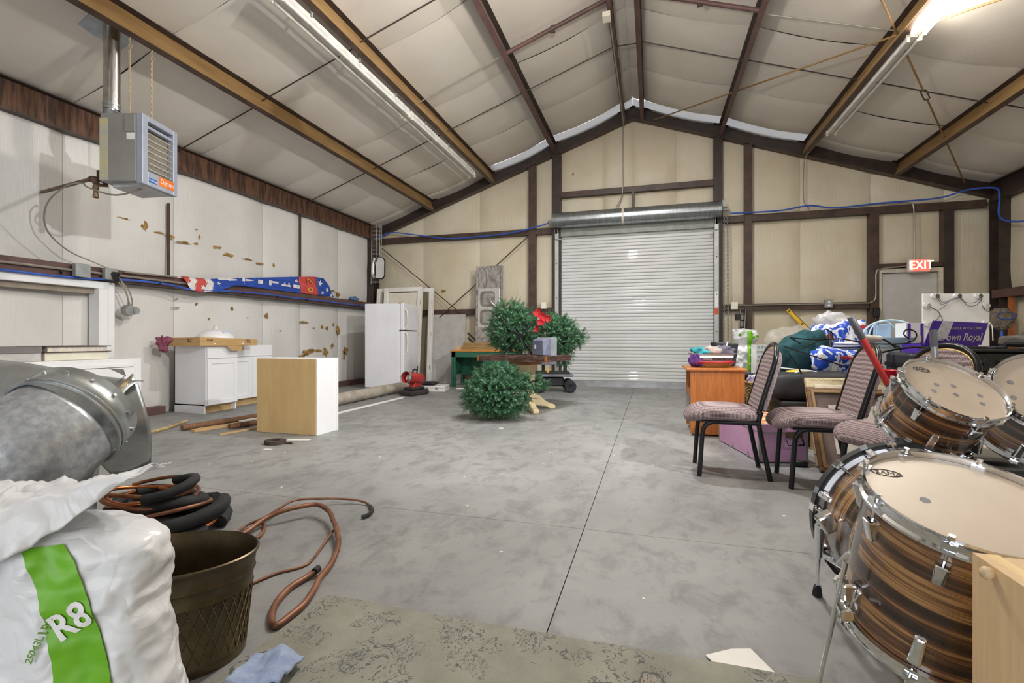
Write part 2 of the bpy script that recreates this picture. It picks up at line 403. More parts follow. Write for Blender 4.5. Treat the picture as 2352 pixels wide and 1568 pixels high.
xx = [XL, -4.95, -3.6, -2.4, -1.88, -.95, RX, .45, 1.2, 1.72, 2.6, 3.7, 4.77, XR]
for i in range(len(xx)-1):
    a, c = xx[i]+.0012, xx[i+1]-.0012; mid = (a+c)/2
    rows = [(0, 1.56), (1.57, 3.2), (3.21, None)]
    if -1.9 < mid < 1.22: rows = [(3.0, 3.94), (3.95, None)]
    if 3.7 < mid < 4.77: rows = [(2.2, 3.2), (3.21, None)]
    for z0, z1 in rows:
        t0, t1 = (z1, z1) if z1 else (CZ(a)-.02, CZ(c)-.02)
        panel(wb, [(a, YB, z0), (c, YB, z0), (c, YB, t1), (a, YB, t0)], (0, -1, 0), INS_B, .04)
# torn facing on the left and back wall: ragged patches of bare fibreglass
rt = random.Random(11)
def tear(par, c, w, h, ax, nrm):
    n = rt.randint(9, 15); pts = []
    for k in range(n):
        a = 2*pi*k/n; q = rt.uniform(.35, 1.0); pts.append((cos(a)*w/2*q, sin(a)*h/2*q))
    MB().prism(pts, 0, .004, XF(c, ax, (0, 0, 1))).build('torn_patch', FIBER, par)
LW = XL+.052
for (y, z, w, h) in [(4.33, 2.42, .2, .03), (4.58, 2.37, .12, .17), (4.78, 2.34, .2, .05), (4.93, 2.32, .2, .07), (5.1, 2.28, .25, .06), (5.3, 2.3, .1, .05), (5.62, 2.31, .22, .07),
                     (5.85, 2.23, .4, .08), (6.2, 2.22, .3, .05), (6.45, 2.19, .2, .05), (7.15, 2.05, .12, .05), (7.4, 2.0, .5, .05), (7.9, 1.97, .6, .05), (8.3, 1.93, .35, .06), (8.5, 1.87, .14, .12),
                     (4.9, 2.55, .06, .02), (5.3, 2.5, .05, .03), (5.35, 2.4, .05, .08), (6.75, 2.22, .06, .1), (5.0, 1.38, .18, .02), (5.0, 1.5, .05, .04), (5.3, 1.45, .05, .06), (6.6, 1.35, .1, .16), (5.9, 1.42, .06, .09),
                     (7.5, 1.27, .3, .05), (7.75, 1.16, .05, .07), (8.0, 1.2, .12, .1), (8.15, 1.17, .12, .1), (8.5, 1.12, .2, .25), (8.35, 1.25, .08, .1), (7.6, .72, .5, .16), (7.45, .66, .2, .1), (7.9, .74, .3, .08), (8.1, .7, .22, .25),
                     (8.3, .82, .15, .16), (8.75, .72, .22, .2), (8.7, .62, .1, .2), (6.2, 1.3, .05, .03), (6.9, 1.1, .06, .03), (5.5, 1.25, .04, .05), (4.45, .55, .04, .05), (4.4, .4, .04, .04)]:
    tear(wl, (LW, y, z), w, h, (0, -1, 0), (1, 0, 0))
tear(wb, (-4.45, YB-.05, 2.02), .14, .14, (1, 0, 0), 0); tear(wb, (-1.55, YB-.05, 4.35), .07, .08, (1, 0, 0), 0)
# steel frame -------------------------------------------------
def rafter(name, sgn, label):
    xe = XL+.02 if sgn < 0 else XR-.02; t = T(name, label, 'beam', (xe, 9.84, CZ(xe)-.23), world=True)
    for nm, y0, y1, d0, d1, mt in (('web', 9.83, 9.845, .235, .0, STEEL_D), ('bottom_flange', 9.76, 9.90, .245, .235, STEEL), ('top_flange', 9.76, 9.90, .0, -.012, STEEL_D)):
        b = MB(); P = []
        for d in (d0, d1):
            P += [(xe, y0, CZ(xe)-d), (RX, y0, CZ(RX)-d), (RX, y1, CZ(RX)-d), (xe, y1, CZ(xe)-d)]
        b.hexa(P).build(nm, mt, t)
rafter('gable_rafter', -1, 'dark brown gable rafter sloping from the left corner to the ridge')
rafter('gable_rafter', 1, 'dark brown gable rafter sloping from the ridge to the right corner')
PL = ['tan roof purlin on the left carrying the heater chains and vent', 'tan roof purlin beside the unlit left tube lights', 'reddish brown roof purlin meeting the frame left of the big door',
      'brown roof purlin just left of the ridge with a conduit along it', 'brown roof purlin just right of the ridge', 'reddish brown roof purlin over the right side of the big door',
      'tan roof purlin beside the lit tube light', 'tan roof purlin furthest right below the ceiling']
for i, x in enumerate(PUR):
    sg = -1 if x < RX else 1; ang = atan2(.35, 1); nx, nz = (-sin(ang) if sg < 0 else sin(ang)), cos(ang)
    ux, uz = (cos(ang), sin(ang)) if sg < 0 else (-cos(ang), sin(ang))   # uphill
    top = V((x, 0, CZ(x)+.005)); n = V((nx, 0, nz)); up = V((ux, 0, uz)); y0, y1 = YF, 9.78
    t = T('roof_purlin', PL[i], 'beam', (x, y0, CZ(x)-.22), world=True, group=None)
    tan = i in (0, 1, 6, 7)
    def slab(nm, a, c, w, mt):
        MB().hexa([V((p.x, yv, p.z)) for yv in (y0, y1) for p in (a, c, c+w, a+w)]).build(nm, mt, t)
    slab('web', top, top-n*.225, up*.006, STEEL_T if tan else STEEL)  # outer purlin webs tan, inner purlin webs brown
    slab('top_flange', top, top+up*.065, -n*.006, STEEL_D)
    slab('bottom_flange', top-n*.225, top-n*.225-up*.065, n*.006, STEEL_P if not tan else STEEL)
for sg, x, lb in ((1, XL, 'rust streaked eave beam along the top of the left wall'), (-1, XR, 'brown eave beam along the top of the right wall')):
    t = T('eave_beam', lb, 'beam', (x+sg*.1, YF, 3.2), world=True)
    MB().box(min(x+sg*.13, x+sg*.14), max(x+sg*.13, x+sg*.14), YF, 9.8, 3.22, 3.5).build('web', STEEL_R if sg > 0 else STEEL_D, t)
    MB().box(min(x+sg*.02, x+sg*.14), max(x+sg*.02, x+sg*.14), YF, 9.8, 3.21, 3.22).build('bottom_flange', STEEL, t)
    MB().box(min(x+sg*.05, x+sg*.2), max(x+sg*.05, x+sg*.2), YF, 9.8, 3.5, 3.512).build('top_flange', STEEL_D, t)
def girt(name, label, a, c, z0, z1, axis):
    # C-section rail: web on the room side
    t = T(name, label, 'beam', (a[0], a[1], z0), world=True)
    if axis == 'y':
        x = a[0]; s_ = 1 if x < 0 else -1; q = lambda u, v: (min(x-s_*u, x-s_*v), max(x-s_*u, x-s_*v))
        MB().box(*q(.0, .008), a[1], c[1], z0, z1).build('web', STEEL_P, t)
        MB().box(*q(.008, .2), a[1], c[1], z1-.008, z1).build('top_flange', STEEL, t)
        MB().box(*q(.008, .2), a[1], c[1], z0, z0+.008).build('bottom_flange', STEEL_D, t)
    else:
        y = a[1]
        MB().box(a[0], c[0], y, y+.008, z0, z1).build('web', STEEL, t)
        MB().box(a[0], c[0], y+.008, y+.12, z1-.008, z1).build('top_flange', STEEL, t)
        MB().box(a[0], c[0], y+.008, y+.12, z0, z0+.008).build('bottom_flange', STEEL_D, t)
    return t
girt('wall_rail', 'maroon steel rail along the left wall holding boxes and banner', (XL+.2, YF), (XL+.2, 9.7), 1.63, 1.77, 'y')
girt('wall_rail', 'brown steel rail on the right wall beyond the white panel', (XR-.2, YF), (XR-.2, 9.7), 1.62, 1.75, 'y')
girt('wall_rail', 'upper brown rail on back wall left of the big door', (XL+.1, 9.81), (-1.98, 9.81), 3.14, 3.26, 'x')
girt('wall_rail', 'lower brown rail on back wall behind the leaning sink', (XL+.1, 9.81), (-1.98, 9.81), 1.49, 1.61, 'x')
girt('wall_rail', 'upper brown rail on back wall right of the big door', (1.28, 9.81), (5.3, 9.81), 3.14, 3.26, 'x')
girt('wall_rail', 'lower brown rail on back wall with outlet boxes, right of big door', (1.28, 9.81), (3.63, 9.81), 1.49, 1.61, 'x')
girt('wall_rail', 'short brown rail above the exit door', (3.78, 9.81), (4.7, 9.81), 2.19, 2.26, 'x')
girt('door_header', 'brown header channel high above the roll-up door', (-1.79, 9.80), (1.12, 9.80), 3.86, 3.97, 'x')
def post(label, x0, x1, mt=STEEL_D, ztop=None):
    xc = (x0+x1)/2; zt = ztop or CZ(xc)-.24; t = T('wall_post', label, 'post', (xc, 9.85, 0), world=True)
    MB().box(x0, x1, 9.79, 9.80, 0, zt).build('face', mt, t)
    MB().box(x0, x0+.01, 9.80, 9.93, 0, zt).build('flange', STEEL, t); MB().box(x1-.01, x1, 9.80, 9.93, 0, zt).build('flange', STEEL, t)
    MB().box(x0-.02, x1+.02, 9.78, 9.93, 0, .012).build('base_plate', STEEL_D, t)
post('tall brown wall post between the leaning sink and the big door', -2.47, -2.325, STEEL)
post('brown jamb post on the left side of the roll-up door', -1.97, -1.79)
post('brown jamb post on the right side of the roll-up door', 1.124, 1.275)
post('brown wall post right of the roll-up door chain', 1.654, 1.78, STEEL)
post('short brown wall post on the left of the exit door', 3.64, 3.777, STEEL, 3.14)
post('short brown wall post on the right of the exit door', 4.70, 4.846, STEEL_D, 3.14)
for x0, x1, lb in ((XL+.02, XL+.2, 'dark brown column in the far left corner behind the door frames'), (5.32, 5.49, 'dark brown column in the far right corner by the duster')):
    t = T('corner_column', lb, 'post', ((x0+x1)/2, 9.7, 0), world=True)
    MB().box(x0, x1, 9.55, 9.565, 0, 3.25).build('front_flange', STEEL_D, t); MB().box(x0, x1, 9.79, 9.80, 0, 3.25).build('rear_flange', STEEL_D, t)
    MB().box((x0+x1)/2-.006, (x0+x1)/2+.006, 9.565, 9.79, 0, 3.25).build('web', STEEL_D, t)
o = MB().box(-.375, -.325, 9.79, 9.83, 3.48, 3.88).build('hanger_strap', STEEL); tag(o, 'short brown vertical strap between header and door drum', 'bracket')
b = MB().box(-.6, -.18, 9.78, 9.83, 3.44, 3.5)
for k in range(7): b.cyl((-.56+k*.055, 9.775, 3.47), (-.56+k*.055, 9.785, 3.47), .012, n=8)
tag(b.build('mounting_plate', M('dirty_plate', (150, 134, 110), None, .7)), 'small pierced mounting plate above the door drum', 'bracket')
for a, c in ((YF, 4.75), (5.9, 9.7)):
    S(MB().box(XL+.06, XL+.18, a, c, 0, .1).build('baseboard_left', STEEL_P))
# rods, struts and braces under the roof
def rod(name, label, pts, r, mt, cat='rod', k=0, group=None): return tag(MB().tube(pts, r, 6, k).build(name, mt, smooth=.8), label, cat, group)
RZ = lambda x, d=.13: CZ(x)-d
cells = [(XL+.15, -4.70), (-4.70, -3.30), (-3.30, -1.945), (-1.945, -.57), (-.57, -.138), (-.138, 1.27), (1.27, 2.67), (2.67, 4.08), (4.08, XR-.15)]
cn = ['between left eave and first purlin', 'between first and second left purlins', 'between second and third left purlins', 'left of the ridge', 'across the ridge', 'right of the ridge', 'between the right inner purlins', 'beside the turnbuckle brace', 'at the right eave']
for Y, w in ((4.95, 'nearer thin sag rod'), (7.45, 'farther thin sag rod')):
    for (x0, x1), nm in zip(cells, cn):
        rod('sag_rod', f'{w} {nm}', [(x0+.01, Y-.04, RZ(x0, .10)), (x1-.01, Y+.04, RZ(x1, .06))], .008, STEEL_D)
for x0, x1, lb in ((-3.3, -1.945, 'pale stay cable between left purlins in line with the strut'), (1.27, 2.67, 'pale stay cable between right purlins in line with the strut')):
    rod('stay_cable', lb, [(x0, 6.35, RZ(x0, .14)), (x1, 6.3, RZ(x1, .14))], .008, CABLE)
for x0, x1, lb in ((-1.945, -.57, 'reddish brown pipe strut left of the ridge'), (-.138, 1.27, 'reddish brown pipe strut right of the ridge')):
    t = T('pipe_strut', lb, 'beam', (x0, 6.3, RZ(x0, .12)), world=True)
    MB().cyl((x0, 6.3, RZ(x0, .14)), (x1, 6.3, RZ(x1, .14)), .028, n=12).build('pipe', STEEL_P, t, smooth=.8)
    xm = (x0+x1)/2; MB().box(xm-.03, xm+.03, 6.29, 6.31, RZ(xm, .2), RZ(xm, .1)).build('clip', STEEL, t)
rod('roof_brace', 'long diagonal roof brace rod from the ridge toward the right', [(.03, 9.76, 5.2), (3.06, 5.77, 4.19), (4.9, 3.35, 3.5)], .011, STEEL_T)
t = T('roof_brace', 'diagonal brace rod with a turnbuckle above the exit door', 'rod', (4.94, 9.7, 3.5), world=True)
pa, pb, pc = V((-.1, 2.4, 5.24)), V((3.347, 7.382, 4.07)), V((4.94, 9.7, 3.53))
d = (pc-pb).normalized()
MB().tube([pa, pb-d*.1], .011, 6).build('rod', STEEL_T, t); MB().tube([pb+d*.1, pc], .011, 6).build('rod', STEEL_T, t)
xx_, yy_ = frame_z(d); b = MB()
b.tube([pb-d*.13, pb-d*.1+xx_*.028, pb+d*.1+xx_*.028, pb+d*.13], .008, 6); b.tube([pb-d*.13, pb-d*.1-xx_*.028, pb+d*.1-xx_*.028, pb+d*.13], .008, 6)
b.build('turnbuckle', STEEL, t)
# cross braces on the back wall
rod('wall_brace', 'diagonal brace rod falling from the left corner across back wall', [(-5.9, 9.76, 3.02), (-3.86, 9.76, 1.43)], .011, STEEL)
rod('wall_brace', 'diagonal brace rod falling from the post behind the sink', [(-2.45, 9.74, 3.1), (-4.47, 9.74, 1.43)], .011, STEEL)
# ---------------------------------------------------------------- roll-up door
DW = M('door_slat_enamel', (220, 221, 220), (212, 213, 212), .3, 0, 2, coat=.25)
d1 = S(MB().box(-1.86, 1.16, 9.90, 9.93, 0, 3.2).build('door_1', DW))
ns = 46; zs = .12; ph = (3.22-zs)/ns
prof = [(0, 0), (.010, .006), (.013, ph*.3), (.013, ph*.7), (.010, ph-.010), (0, ph-.004)]
def slat_mesh():
    b = MB(); n = len(prof); vs = [(x, -p[0], p[1]) for x in (-1.835, 1.135) for p in prof]
    b.add(vs, [(i, i+1, n+i+1, n+i) for i in range(n-1)]); return b
s0 = slat_mesh(); off = d1.location
base = None
for k in range(ns):
    if base is None:
        b = MB(); b.v = [v+V((0, 9.895, zs)) for v in s0.v]; b.f = s0.f; base = b.build('slat', DW, d1); o = base
    else:
        o = base.copy(); COL.objects.link(o); o.parent = d1; o.location = (0, 0, k*ph)
b = MB().box(-1.84, 1.14, 9.86, 9.90, .02, .12); b.box(-1.84, 1.14, 9.83, 9.90, .0, .03); b.build('bottom_bar', M('bottom_bar_alu', (190, 192, 194), None, .35, .6), d1)
for x0, x1 in ((-1.905, -1.83), (1.13, 1.205)):
    g = MB().box(x0, x1, 9.75, 9.79, 0, 3.12).build('guide_track', M('guide_galv', (196, 196, 194), (180, 180, 178), .4, .4), d1)
    for z in (.4, 1.1, 1.8, 2.5): MB().cyl(((x0+x1)/2, 9.742, z), ((x0+x1)/2, 9.752, z), .01, n=8).build('bolt', STEEL_D, g)
MB().box(1.13, 1.2, 9.744, 9.75, 1.42, 1.53).build('orange_tag', M('orange_tag', (226, 98, 36), None, .5), d1)
MB().box(1.135, 1.195, 9.744, 9.75, 1.56, 1.85).build('white_label', WHITE, d1)
b = MB().cyl((-1.93, 9.68, 3.36), (1.23, 9.68, 3.36), .155, n=40); MB().box(-1.84, 1.14, 9.795, 9.82, 3.06, 3.28).build('hood_apron', M('apron_grey', (150, 153, 146), None, .45), d1); dr = b.build('drum', M('drum_sheet', (176, 180, 180), (150, 155, 156), .28, .9, 3, (14, .5, 4)), d1, smooth=.6)
MB().cyl((-.56, 9.68, 3.36), (-.52, 9.68, 3.36), .158, n=40).build('tape_band', OFFW, dr, smooth=.6)
for x in [-1.8+.26*k for k in range(12)]:
    if abs(x+.54) > .1: MB().cyl((x, 9.68, 3.36), (x+.004, 9.68, 3.36), .1562, n=40).build('seam', STEEL_D if False else GALV, dr, smooth=.6)
b = MB().cyl((-2.03, 9.68, 3.36), (-1.93, 9.68, 3.36), .025, n=10); b.cyl((1.23, 9.68, 3.36), (1.36, 9.68, 3.36), .03, n=10); b.box(1.25, 1.31, 9.62, 9.76, 3.38, 3.52); b.build('axle', ZINC, d1)
for x in (-1.87, 1.16):
    MB().box(x-.025, x+.025, 9.70, 9.748, 3.0, 3.2).build('bracket', GALV, d1); MB().box(x-.02, x+.02, 9.70, 9.74, 3.1, 3.2).build('rubber_stop', BLACK, d1)
    MB().box(min(x, x+(.14 if x < 0 else -.14)), max(x, x+(.14 if x < 0 else -.14)), 9.73, 9.748, 2.98, 3.0).build('stop_bolt', ZINC, d1)
# hand chain beside the door: real links
t = T('hand_chain', 'long galvanised hand chain hanging beside the roll-up door', 'chain', (1.3, 9.68, .3), world=True)
def link_mesh(rx, ry, r):
    return MB().tube([(rx*cos(a)*.55, 0, ry*sin(a)) for a in [2*pi*i/10 for i in range(10)]], r, 5, closed=True)
def chain(par, a, c, rx, r, step, mt, mx=300):
    a, c = V(a), V(c); n = min(mx, max(2, int((c-a).length/step))); st = (c-a).length/n; x, y = frame_z(c-a); first = None
    lm = link_mesh(rx, st*.68, r)
    for i in range(n):
        p = a+(c-a)*((i+.5)/n); X = XF(p, x if i % 2 else y, (y if i % 2 else -x)); b = MB(); b.v = [X @ V((v.x, 0, 0))+(c-a).normalized()*v.z if False else p+(x if i % 2 else y)*v.x+(y if i % 2 else x)*v.y+(c-a).normalized()*v.z for v in lm.v]; b.f = lm.f
        b.build('link', mt, par)
chain(t, (1.285, 9.66, 3.3), (1.285, 9.66, .5), .026, .0045, .035, ZINC)
chain(t, (1.34, 9.68, 3.3), (1.36, 9.68, .5), .026, .0045, .035, ZINC)
# ---------------------------------------------------------------- exit door and sign
DG = M('door_grey_paint', (196, 193, 188), (188, 185, 180), .45); FR = M('door_frame_cream', (206, 198, 178), None, .5)
d2 = S(MB().box(3.82, 4.63, 9.84, 9.88, .01, 2.09).build('door_2', DG))
b = MB().box(3.745, 3.815, 9.80, 9.92, 0, 2.17); b.box(4.635, 4.765, 9.80, 9.92, 0, 2.17); b.box(3.815, 4.635, 9.80, 9.92, 2.1, 2.17); b.build('door_frame', FR, d2)
MB().box(3.8, 3.83, 9.815, 9.84, .02, 2.09).build('hinge_strip', ZINC, d2)
MB().cyl((4.56, 9.78, 1.0), (4.56, 9.84, 1.0), .03, n=12).build('door_knob', STAIN, d2, smooth=.8)
t = T('exit_sign', 'lit red EXIT sign above the grey door', 'sign', (4.31, 9.70, 2.12), world=True)
MB().box(4.15, 4.47, 9.68, 9.76, 2.08, 2.31).build('housing', M('exit_housing', (226, 205, 200), None, .4), t, bevel=.03, seg=3)
MB().box(4.215, 4.455, 9.672, 9.681, 2.1, 2.29).build('red_face', M('exit_face', (232, 96, 84), (228, 86, 76), .4, emit=.5), t, bevel=.004)
text('lettering', 'EXIT', .2, M('exit_letter', (255, 232, 190), (255, 226, 180), .4, emit=2.0), t, XF((4.335, 9.669, 2.195), (1, 0, 0), (0, 0, 1)), .002, sx=.82)
# white framed opening on the left wall
w1 = S(MB().box(-6.13, -5.98, 4.02, 4.11, .3, 1.61).build('window_1', WHITE, bevel=.006))
MB().box(-6.13, -5.98, .9, 4.02, 1.53, 1.61).build('frame_head', WHITE, w1, bevel=.006)
MB().box(-6.13, -5.96, 3.93, 4.02, .3, 1.53).build('inner_stop', WHITE, w1, bevel=.006)
MB().box(-6.13, -6.04, .9, 3.93, 1.47, 1.53).build('head_shadow_strip', M('head_shadow_taupe', (150, 138, 122), None, .6), w1)  # taupe strip paints the shadow under the frame head
MB().box(-6.13, -5.96, .9, 4.02, .62, .72).build('frame_sill', WHITE, w1, bevel=.006)
# ---------------------------------------------------------------- lights
def fixture(label, x, y0, y1, z, lit):
    t = T('tube_light', label, 'light', (x, (y0+y1)/2, z), world=True, group='tube lights under the purlins')
    MB().box(x-.06, x+.06, y0, y1, z+.035, z+.09).build('housing', M('light_housing', (226, 222, 212), None, .4), t, bevel=.008)
    MB().hexa([(x-.02, y0, z+.0), (x+.02, y0, z+.0), (x+.02, y1, z+.0), (x-.02, y1, z+.0), (x-.055, y0, z+.035), (x+.055, y0, z+.035), (x+.055, y1, z+.035), (x-.055, y1, z+.035)]).build('reflector', MC['light_housing'], t)
    TU = M('lit_tube', (255, 250, 240), (255, 250, 240), .3, emit=TUBE_STRENGTH) if lit else M('unlit_tube', (236, 232, 224), None, .25)
    for s_ in (-1, 1):
        MB().cyl((x+s_*.055, y0+.04, z-.01), (x+s_*.055, y1-.04, z-.01), .019, n=12).build('tube', TU, t, smooth=.8)
        for yv in (y0+.02, y1-.02): MB().box(x+s_*.055-.014, x+s_*.055+.014, yv-.015, yv+.015, z-.04, z+.04).build('socket', OFFW, t)
    for k in range(3):
        yv = y0+(y1-y0)*(k+.5)/3; MB().box(x+.05, x+.08, yv-.01, yv+.01, z+.06, z+.16).build('clip', ZINC, t)
    return t
fixture('unlit white tube light on the left nearest the back wall', -3.38, 6.28, 8.9, 4.16, False)
fixture('unlit white tube light on the left running out of the frame top', -3.38, 3.72, 6.24, 4.16, False)
fixture('unlit white tube light on the right nearest the back wall', 2.72, 6.2, 8.75, 4.21, False)
fixture('glowing white tube light at the upper right', 2.72, 3.7, 6.15, 4.21, True)
t = T('globe_lamp', 'round white globe lamp hanging under the ridge overhead', 'light', (-.6, 3.4, 3.6), world=True)
MB().lathe([(0, -.15), (.08, -.127), (.13, -.075), (.15, 0), (.13, .075), (.08, .127), (.05, .145)], 28, Matrix.Translation((-.6, 3.4, 3.75))).build('globe', M('lit_globe', (255, 247, 238), (255, 247, 238), .3, emit=GLOBE_EMIT), t, smooth=4)
MB().cyl((-.6, 3.4, 3.89), (-.6, 3.4, 3.96), .055, n=16).build('cap', ZINC, t); MB().tube([(-.6, 3.4, 3.95), (-.6, 3.4, 5.44)], .008, 6).build('cord', BLACK, t)
t = T('added_flood_lamp', 'unseen flood lamp added at the upper right, aimed at the left wall', 'light', (4.0, 1.2, 3.62), world=True)  # added unseen lamp, aimed to brighten the left wall and cabinets
fa, fb = V((4.0, 1.2, 3.7)), V((-4.8, 6.8, .8)); fd = (fb-fa).normalized()
MB().beam(fa-fd*.09, fa-fd*.005, .2, .16).build('housing', BLACK, t, bevel=.01); MB().beam(fa-fd*.005, fa, .17, .13).build('lens', M('flood_lens', (255, 252, 248), (255, 252, 248), .3, emit=3), t); MB().tube([fa-fd*.05, fa-fd*.05+V((.03, 0, .2))], .012, 6).build('clamp', ZINC, t)
sl = bpy.data.lights.new('added_flood_light', 'SPOT'); sl.energy = FLOOD_WATTS; sl.spot_size = R(58); sl.spot_blend = .5; sl.shadow_soft_size = .06; sl.color = (.95, .98, 1)
so = bpy.data.objects.new('added_flood_light', sl); COL.objects.link(so); so.parent = t; so.location = (fa+fd*.02)-V((4.0, 1.2, 3.62)); so.rotation_euler = fd.to_track_quat('-Z', 'Y').to_euler()
t = T('added_high_bay_lamp', 'unseen high bay lamp added at the ridge to light the back', 'light', (-.35, 5.5, 5.02), world=True)  # added unseen lamp, brightens the far floor and back wall
MB().lathe([(.18, 0), (.17, .06), (.09, .14), (.07, .2), (0, .21)], 28, Matrix.Translation((-.35, 5.5, 5.03))).build('housing', BLACK, t, smooth=.7)
MB().tube([(-.35, 5.5, 5.2), (-.35, 5.5, 5.5)], .008, 6).build('cord', BLACK, t)
MB().disc(.165, 5.04, 28, Matrix.Translation((-.35, 5.5, 0)), True).build('lens', M('lit_lens', (255, 250, 244), (255, 250, 244), .3, emit=6), t)
la = bpy.data.lights.new('added_high_bay_light', 'AREA'); la.shape = 'DISK'; la.size = .3; la.energy = HIGHBAY_WATTS; la.color = (.98, .99, 1)
lo = bpy.data.objects.new('added_high_bay_light', la); COL.objects.link(lo); lo.parent = t; lo.location = (0, 0, .005)
# ---------------------------------------------------------------- unit heater and its services
HG = M('heater_grey', (152, 150, 146), (140, 138, 134), .45, .1, 3); HB = M('heater_trim', (168, 174, 188), (158, 163, 176), .4, .2)
t = T('unit_heater', 'grey gas unit heater hung on chains at the upper left', 'heater', (-4.70, 3.458, 2.38), R(14.5))
hx, hy, hz = .20, .22, .64
bd = MB().box(-hx, hx-.06, -hy, hy, .02, hz).build('cabinet', HG, t, bevel=.006)
MB().box(-hx-.002, -hx+.075, -hy-.0015, -hy, .03, .60).build('label_sheet', M('label_yellow', (196, 188, 140), (176, 176, 168), .6, 0, 2, (1, 1, 14)), bd)
MB().box(.03, .13, -hy-.006, -hy, .47, .63).build('hanger_plate', HG, bd, bevel=.004)
MB().box(.05, .125, -hy-.0015, -hy, .40, .46).build('sticker', WHITE, bd)
b = MB().box(hx-.06, hx, -hy, -hy+.065, 0, hz); b.box(hx-.06, hx, hy-.055, hy, 0, hz); b.box(hx-.06, hx, -hy+.065, hy-.055, hz-.05, hz); b.box(hx-.06, hx, -hy+.065, hy-.055, 0, .13)
fr = b.build('front_frame', HB, t, bevel=.004)
MB().box(hx-.2, hx-.1, -hy+.05, hy-.05, .12, hz-.05).build('dark_interior', BLACK, t)
for k in range(3):
    y = -hy+.10+k*.085; b = MB()
    for z in [.16+.055*q for q in range(8)]: b.cyl((hx-.09, y, z), (hx-.09, y, z+.04), .022, .016, 10)
    b.build('heat_exchanger_tube', CHROME, t, smooth=.8)
MB().box(hx-.05, hx-.01, -hy+.065, hy-.055, .53, .555).build('top_bar', HB, t)
for k in range(7):
    z = .155+k*.055; b = MB(XF((hx-.03, 0, z), (0, 1, 0), (1, 0, .25))).box(-.155, .165, -.014, .014, -.002, .002); b.build('louvre', M('louvre_cream', (226, 214, 184), None, .45), t)
o = MB().box(hx, hx+.003, -.02, hy-.055, .04, .125).build('brand_plate', M('brand_orange', (238, 122, 42), None, .5), fr)
text('brand_lettering', 'Dayton', .062, WHITE, o, XF((hx+.0045, .075, .085), (0, 1, 0), (0, 0, 1)), .0006, sx=.92)
o = MB().box(hx, hx+.003, -hy+.07, -.05, .035, .075).build('name_plate', M('name_blue', (58, 108, 176), (44, 70, 110), .5), fr)
text('small_lettering', 'ProVantage', .022, WHITE, o, XF((hx+.0045, -.1, .055), (0, 1, 0), (0, 0, 1)), .0006)
MB().hexa([(-.13, -.16, -.02), (.17, -.16, -.005), (.17, .18, -.005), (-.13, .18, -.02), (-.13, -.16, .02), (.17, -.16, .02), (.17, .18, .02), (-.13, .18, .02)]).build('bottom_panel', M('heater_bottom', (196, 196, 198), None, .4), t)
MB().box(-hx-.05, -hx, -.2, -.1, .03, .13).build('valve_box', STEEL_D, t)
t2 = T('flue_pipe', 'galvanised flue pipe rising from the heater to the ceiling plate', 'pipe', (-4.93, 3.36, 3.02), world=True)
MB().tube([(-4.82, 3.40, 2.98), (-4.87, 3.39, 3.04), (-4.93, 3.36, 3.10), (-4.93, 3.36, 3.14)], .062, 20, 4).build('elbow', GALV, t2, smooth=.8)
MB().cyl((-4.93, 3.36, 3.13), (-4.93, 3.36, CZ(-4.93)+.01), .066, n=24).build('pipe', STAIN, t2, smooth=.8)
b = MB()
for z in (3.13, 3.17): b.cyl((-4.93, 3.36, z), (-4.93, 3.36, z+.018), .072, n=24)
b.build('collar', GALV, t2, smooth=.8)
XP = XF((-4.93, 3.36, CZ(-4.93)-.02), (1, 0, .35), (0, 1, 0))
MB(XP).box(-.2, .2, -.2, .2, -.003, .003).build('ceiling_plate', M('flashing', (186, 196, 202), None, .4, .5), t2)
for y, lb in ((3.351, 'pale hanging chain on the flue side of the heater'), (3.56, 'pale hanging chain at the front of the heater')):
    c = T('hanger_chain', lb, 'chain', (-4.69, y, 3.02), world=True)
    chain(c, (-4.69, y, 3.79), (-4.69, y, 3.02), .014, .0035, .026, M('chain_brass', (206, 186, 150), None, .5, .4))
    MB().tube([(-4.69, y, 3.74), (-4.67, y+.01, 3.70), (-4.71, y, 3.66)], .005, 6, 3).build('hook', CABLE, c)
t = T('gas_pipe', 'rusty gas pipe from the left wall to the heater valve', 'pipe', (-5.5, 3.35, 2.4), world=True)
GP = M('rusty_gas_pipe', (134, 112, 86), (96, 74, 54), .6, .3)
MB().tube([(-6.14, 3.50, 2.50), (-5.05, 3.26, 2.46)], .018, 10).build('run', GP, t, smooth=.8)
b = MB().tube([(-5.05, 3.26, 2.46), (-4.97, 3.24, 2.455), (-4.95, 3.235, 2.43), (-4.95, 3.235, 2.27)], .019, 10)
b.cyl((-5.07, 3.265, 2.46), (-5.02, 3.255, 2.46), .026, n=10); b.cyl((-4.95, 3.235, 2.44), (-4.95, 3.235, 2.40), .027, n=10); b.cyl((-4.95, 3.235, 2.38), (-4.95, 3.235, 2.35), .025, n=10); b.cyl((-4.95, 3.235, 2.27), (-4.95, 3.235, 2.30), .024, n=10)
b.build('elbow_and_drip_leg', GP, t, smooth=.8)
MB().tube([(-4.95, 3.235, 2.39), (-4.9, 3.31, 2.40)], .016, 8).build('branch', GP, t)
rod('heater_cable', 'thin grey flexible cable looping from heater down to the wall', [(-4.6, 3.4, 2.37), (-4.8, 3.3, 2.30), (-5.0, 3.2, 2.36), (-5.2, 3.28, 2.44), (-5.45, 3.3, 2.44), (-5.75, 3.32, 2.3), (-5.9, 3.4, 2.08), (-5.95, 3.62, 1.9), (-5.94, 3.9, 1.8), (-5.92, 4.07, 1.72), (-5.9, 4.16, 1.55), (-5.93, 4.24, 1.36)], .008, CABLE, 'cable', 6)
